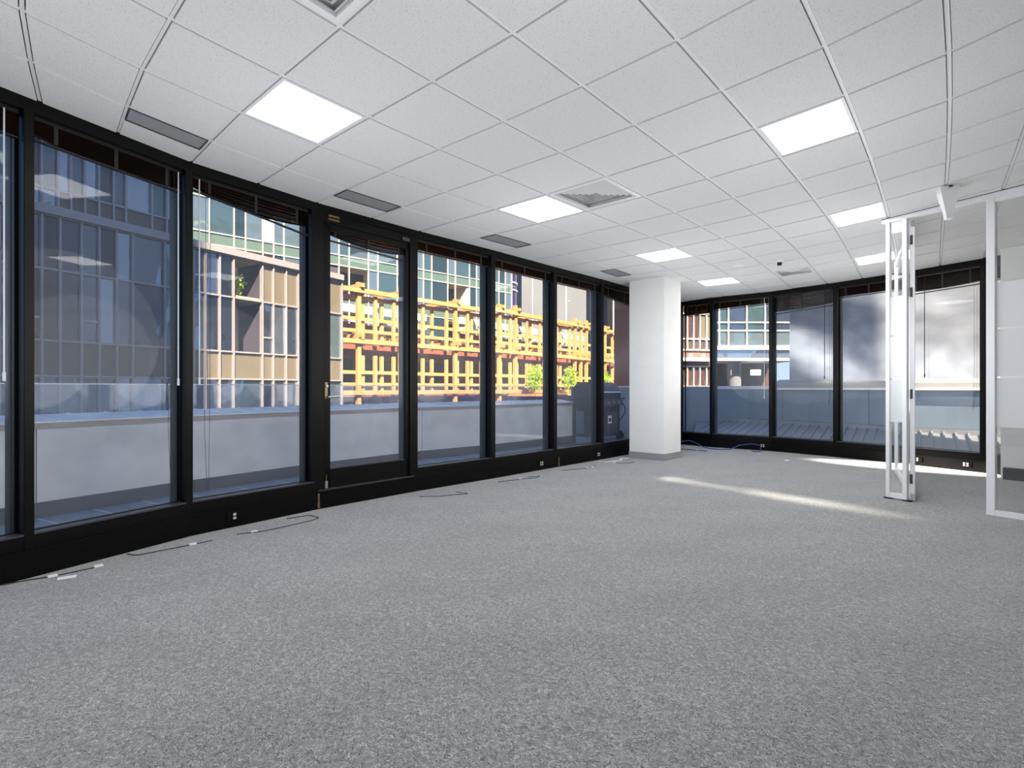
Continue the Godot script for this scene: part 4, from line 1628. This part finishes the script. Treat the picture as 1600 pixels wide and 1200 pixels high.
func small_things() -> void:
	socket("power_outlet", LEFT, 6, 0.29, "black outlet with white insert left of the door bolt", false)
	socket("power_outlet", LEFT, 9, 0.72, "outlet on the skirting under the third window after the door")
	socket("power_outlet", LEFT, 10, 0.86, "outlet on the skirting just before the column's loose cables")
	socket("power_outlet", RIGHT, 1, 0.88, "outlet on the far skirting at the end of the blue cable")
	socket("power_outlet", RIGHT, 3, 0.80, "outlet on the far skirting half behind the partition's end post")
	socket("power_outlet", RIGHT, 4, 0.20, "outlet with one pale insert, just right of the open partition door", false)
	socket("power_outlet", RIGHT, 4, 0.82, "dim outlet on the far skirting before the partition jamb")
	# metal joint plates on the skirting box
	for q in [[6, 0.985, "pale metal joint plate on the skirting under the door's bolt"], [10, 0.03, "thin pale joint plate on the skirting, two windows before the column"]]:
		var f := on_box(LEFT, q[0], q[1])
		var s := st0()
		run(s, f[0] - f[1] * 0.012, f[0] + f[1] * 0.012, f[2], -0.006, 0.002, 0.01, 0.062)
		run(s, f[0] - f[1] * 0.009, f[0] + f[1] * 0.009, f[2], -0.006, 0.002, 0.066, 0.14)
		tag(obj("joint_plate", s, M.brass), q[2], "metal plate", "joint plates on the skirting box")
	# loose cables
	cable("loose_cable", [F(-2.95, 2.75), F(-2.72, 2.98), F(-2.62, 3.05), F(-2.50, 3.20)], 0.003, M.cord, "thin black cable with white plugs on the carpet at the left edge", [[F(-2.63, 3.04, 0.007), Vector2(0.6, 0.8)], [F(-2.50, 3.21, 0.007), Vector2(0.6, 0.8)]])
	cable("loose_cable", [F(-2.50, 3.45), F(-2.42, 3.42), F(-2.33, 3.52), F(-2.20, 3.66), F(-2.12, 3.76)], 0.003, M.cord, "thin black cable looping to a white plug below the second window", [[F(-2.20, 3.66, 0.007), Vector2(0.7, 0.7)]])
	cable("loose_cable", [F(-2.03, 3.92), F(-1.90, 3.98), F(-1.72, 4.2), F(-1.60, 4.42), F(-1.72, 4.50), F(-1.86, 4.38)], 0.003, M.cord, "thin black looped cable with a white plug left of the door", [[F(-1.93, 3.98, 0.007), Vector2(0.8, 0.6)]])
	cable("loose_cable", [F(-0.92, 5.28), F(-0.72, 5.30), F(-0.56, 5.38), F(-0.44, 5.42), F(-0.58, 5.52)], 0.003, M.cord, "faint thin cable on the carpet right of the door", [])
	cable("loose_cable", [F(-0.16, 6.1), F(0.06, 6.26), F(0.16, 6.32), F(0.30, 6.38), F(0.34, 6.50), F(0.20, 6.44)], 0.003, M.cord, "thin cable with a white plug below the third window after the door", [[F(0.10, 6.30, 0.007), Vector2(0.9, 0.4)]])
	cable("loose_cable", [F(0.66, 6.98), F(0.86, 7.06), F(1.05, 7.20), F(1.16, 7.36)], 0.003, M.cord, "short dark cable with white plugs in front of the column", [[F(1.02, 7.19, 0.007), Vector2(1, 0)], [F(1.10, 7.24, 0.007), Vector2(1, 0)]])
	cable("loose_cable", [F(1.28, 7.84), F(1.36, 7.74), F(1.52, 7.86), F(1.66, 7.95), F(1.62, 8.06), F(1.80, 8.2)], 0.006, M.white_plastic, "white cable curled on the carpet against the column's left side", [])
	cable("loose_cable", [F(1.46, 7.66), F(1.60, 7.60), F(1.78, 7.72)], 0.003, M.cord, "thin cable with a white plug just left of the column foot", [[F(1.48, 7.66, 0.007), Vector2(1, 0.2)]])
	cable("blue_cable", [F(3.05, 9.70, 0.10), F(3.24, 9.66, 0.13), F(3.42, 9.48, 0.03), F(3.62, 9.32, 0.01), F(3.80, 9.24, 0.02), F(3.95, 9.22, 0.09), F(4.12, 9.16, 0.12), F(4.26, 9.1, 0.10), F(4.2, 8.98, 0.008), F(4.08, 9.05, 0.008)], 0.008, M.blue_cord, "blue network cable lying in a loop along the far skirting", [])
	cable("blue_cable", [F(2.72, 9.1), F(2.95, 9.25, 0.02), F(3.2, 9.22), F(3.34, 9.08)], 0.007, M.cord, "black cable with pale plugs at the column's right foot", [[F(3.22, 9.24, 0.008), Vector2(1, 0)], [F(2.86, 9.2, 0.008), Vector2(1, 0)]])
	# litter
	for q in [[-2.53, 3.02, 0.6, 0.042, "white paper slip on the carpet by the leftmost cable"], [4.05, 8.72, 0.2, 0.03, "white paper scrap on the carpet below the blue cable"], [4.1, 7.92, 0.9, 0.05, "small white paper strip alone on the carpet before the far windows"], [4.42, 5.9, 0.2, 0.014, "white scrap on the carpet behind the partition's right pane"]]:
		var s := st0()
		var d := Vector2(cos(q[2]), sin(q[2]))
		box(s, F(q[0], q[1], 0.004), V(d * q[3], 0), Vector3(0, 0.0015, 0), V(Vector2(-d.y, d.x) * q[3] * 0.6, 0))
		tag(obj("paper_scrap", s, M.white_plastic), q[4], "paper", "paper scraps on the carpet")
	# smoke detector and flush disc
	var det := thing("smoke_detector", "small white ceiling smoke detector with a dark underside, in front of the far diffuser", "smoke detector")
	var c := Vector2(3.455, 6.86)
	var s2 := st0()
	lathe(s2, V(c, CEIL), [Vector2(0.0, 0.0), Vector2(0.055, 0.0), Vector2(0.055, -0.035), Vector2(0.048, -0.045), Vector2(0.03, -0.048)], 24)
	obj("base", s2, M.white_plastic, det)
	s2 = st0()
	lathe(s2, V(c, CEIL), [Vector2(0.028, -0.045), Vector2(0.028, -0.078), Vector2(0.024, -0.084), Vector2(0.0, -0.084)], 20)
	obj("sensor_head", s2, M.dark_plastic, det)
	var fd := st0()
	lathe(fd, V(Vector2(3.07, 7.18), CEIL - 0.007), [Vector2(0.0, 0.0), Vector2(0.075, 0.0), Vector2(0.075, -0.006), Vector2(0.06, -0.010), Vector2(0.0, -0.010)], 28)
	tag(obj("flush_speaker", fd, M.white_plastic), "flat round white cover flush on a ceiling tile beyond the column", "ceiling cover")
	# wall stub and pier behind the frosted pane
	var pier := struct("wall_pier", "grey wall pier with dark base behind the frosted partition glass", "wall")
	var p := st0()
	slab(p, PackedVector2Array([Vector2(6.15, 6.60), Vector2(5.93, 6.42), Vector2(6.25, 5.95), Vector2(6.5, 6.1)]), 0.0, CEIL)
	obj("shaft", p, M.grey_skirt, pier)
	p = st0()
	slab(p, PackedVector2Array([Vector2(5.93, 6.42), Vector2(5.85, 6.36), Vector2(6.17, 5.89), Vector2(6.25, 5.95)]), 0.0, CEIL)
	obj("white_corner", p, M.plaster, pier)
	p = st0()
	slab(p, PackedVector2Array([Vector2(5.86, 6.33), Vector2(5.82, 6.30), Vector2(6.12, 5.82), Vector2(6.18, 5.86)]), 0.0, 0.14)
	obj("baseboard", p, M.black_box, pier)
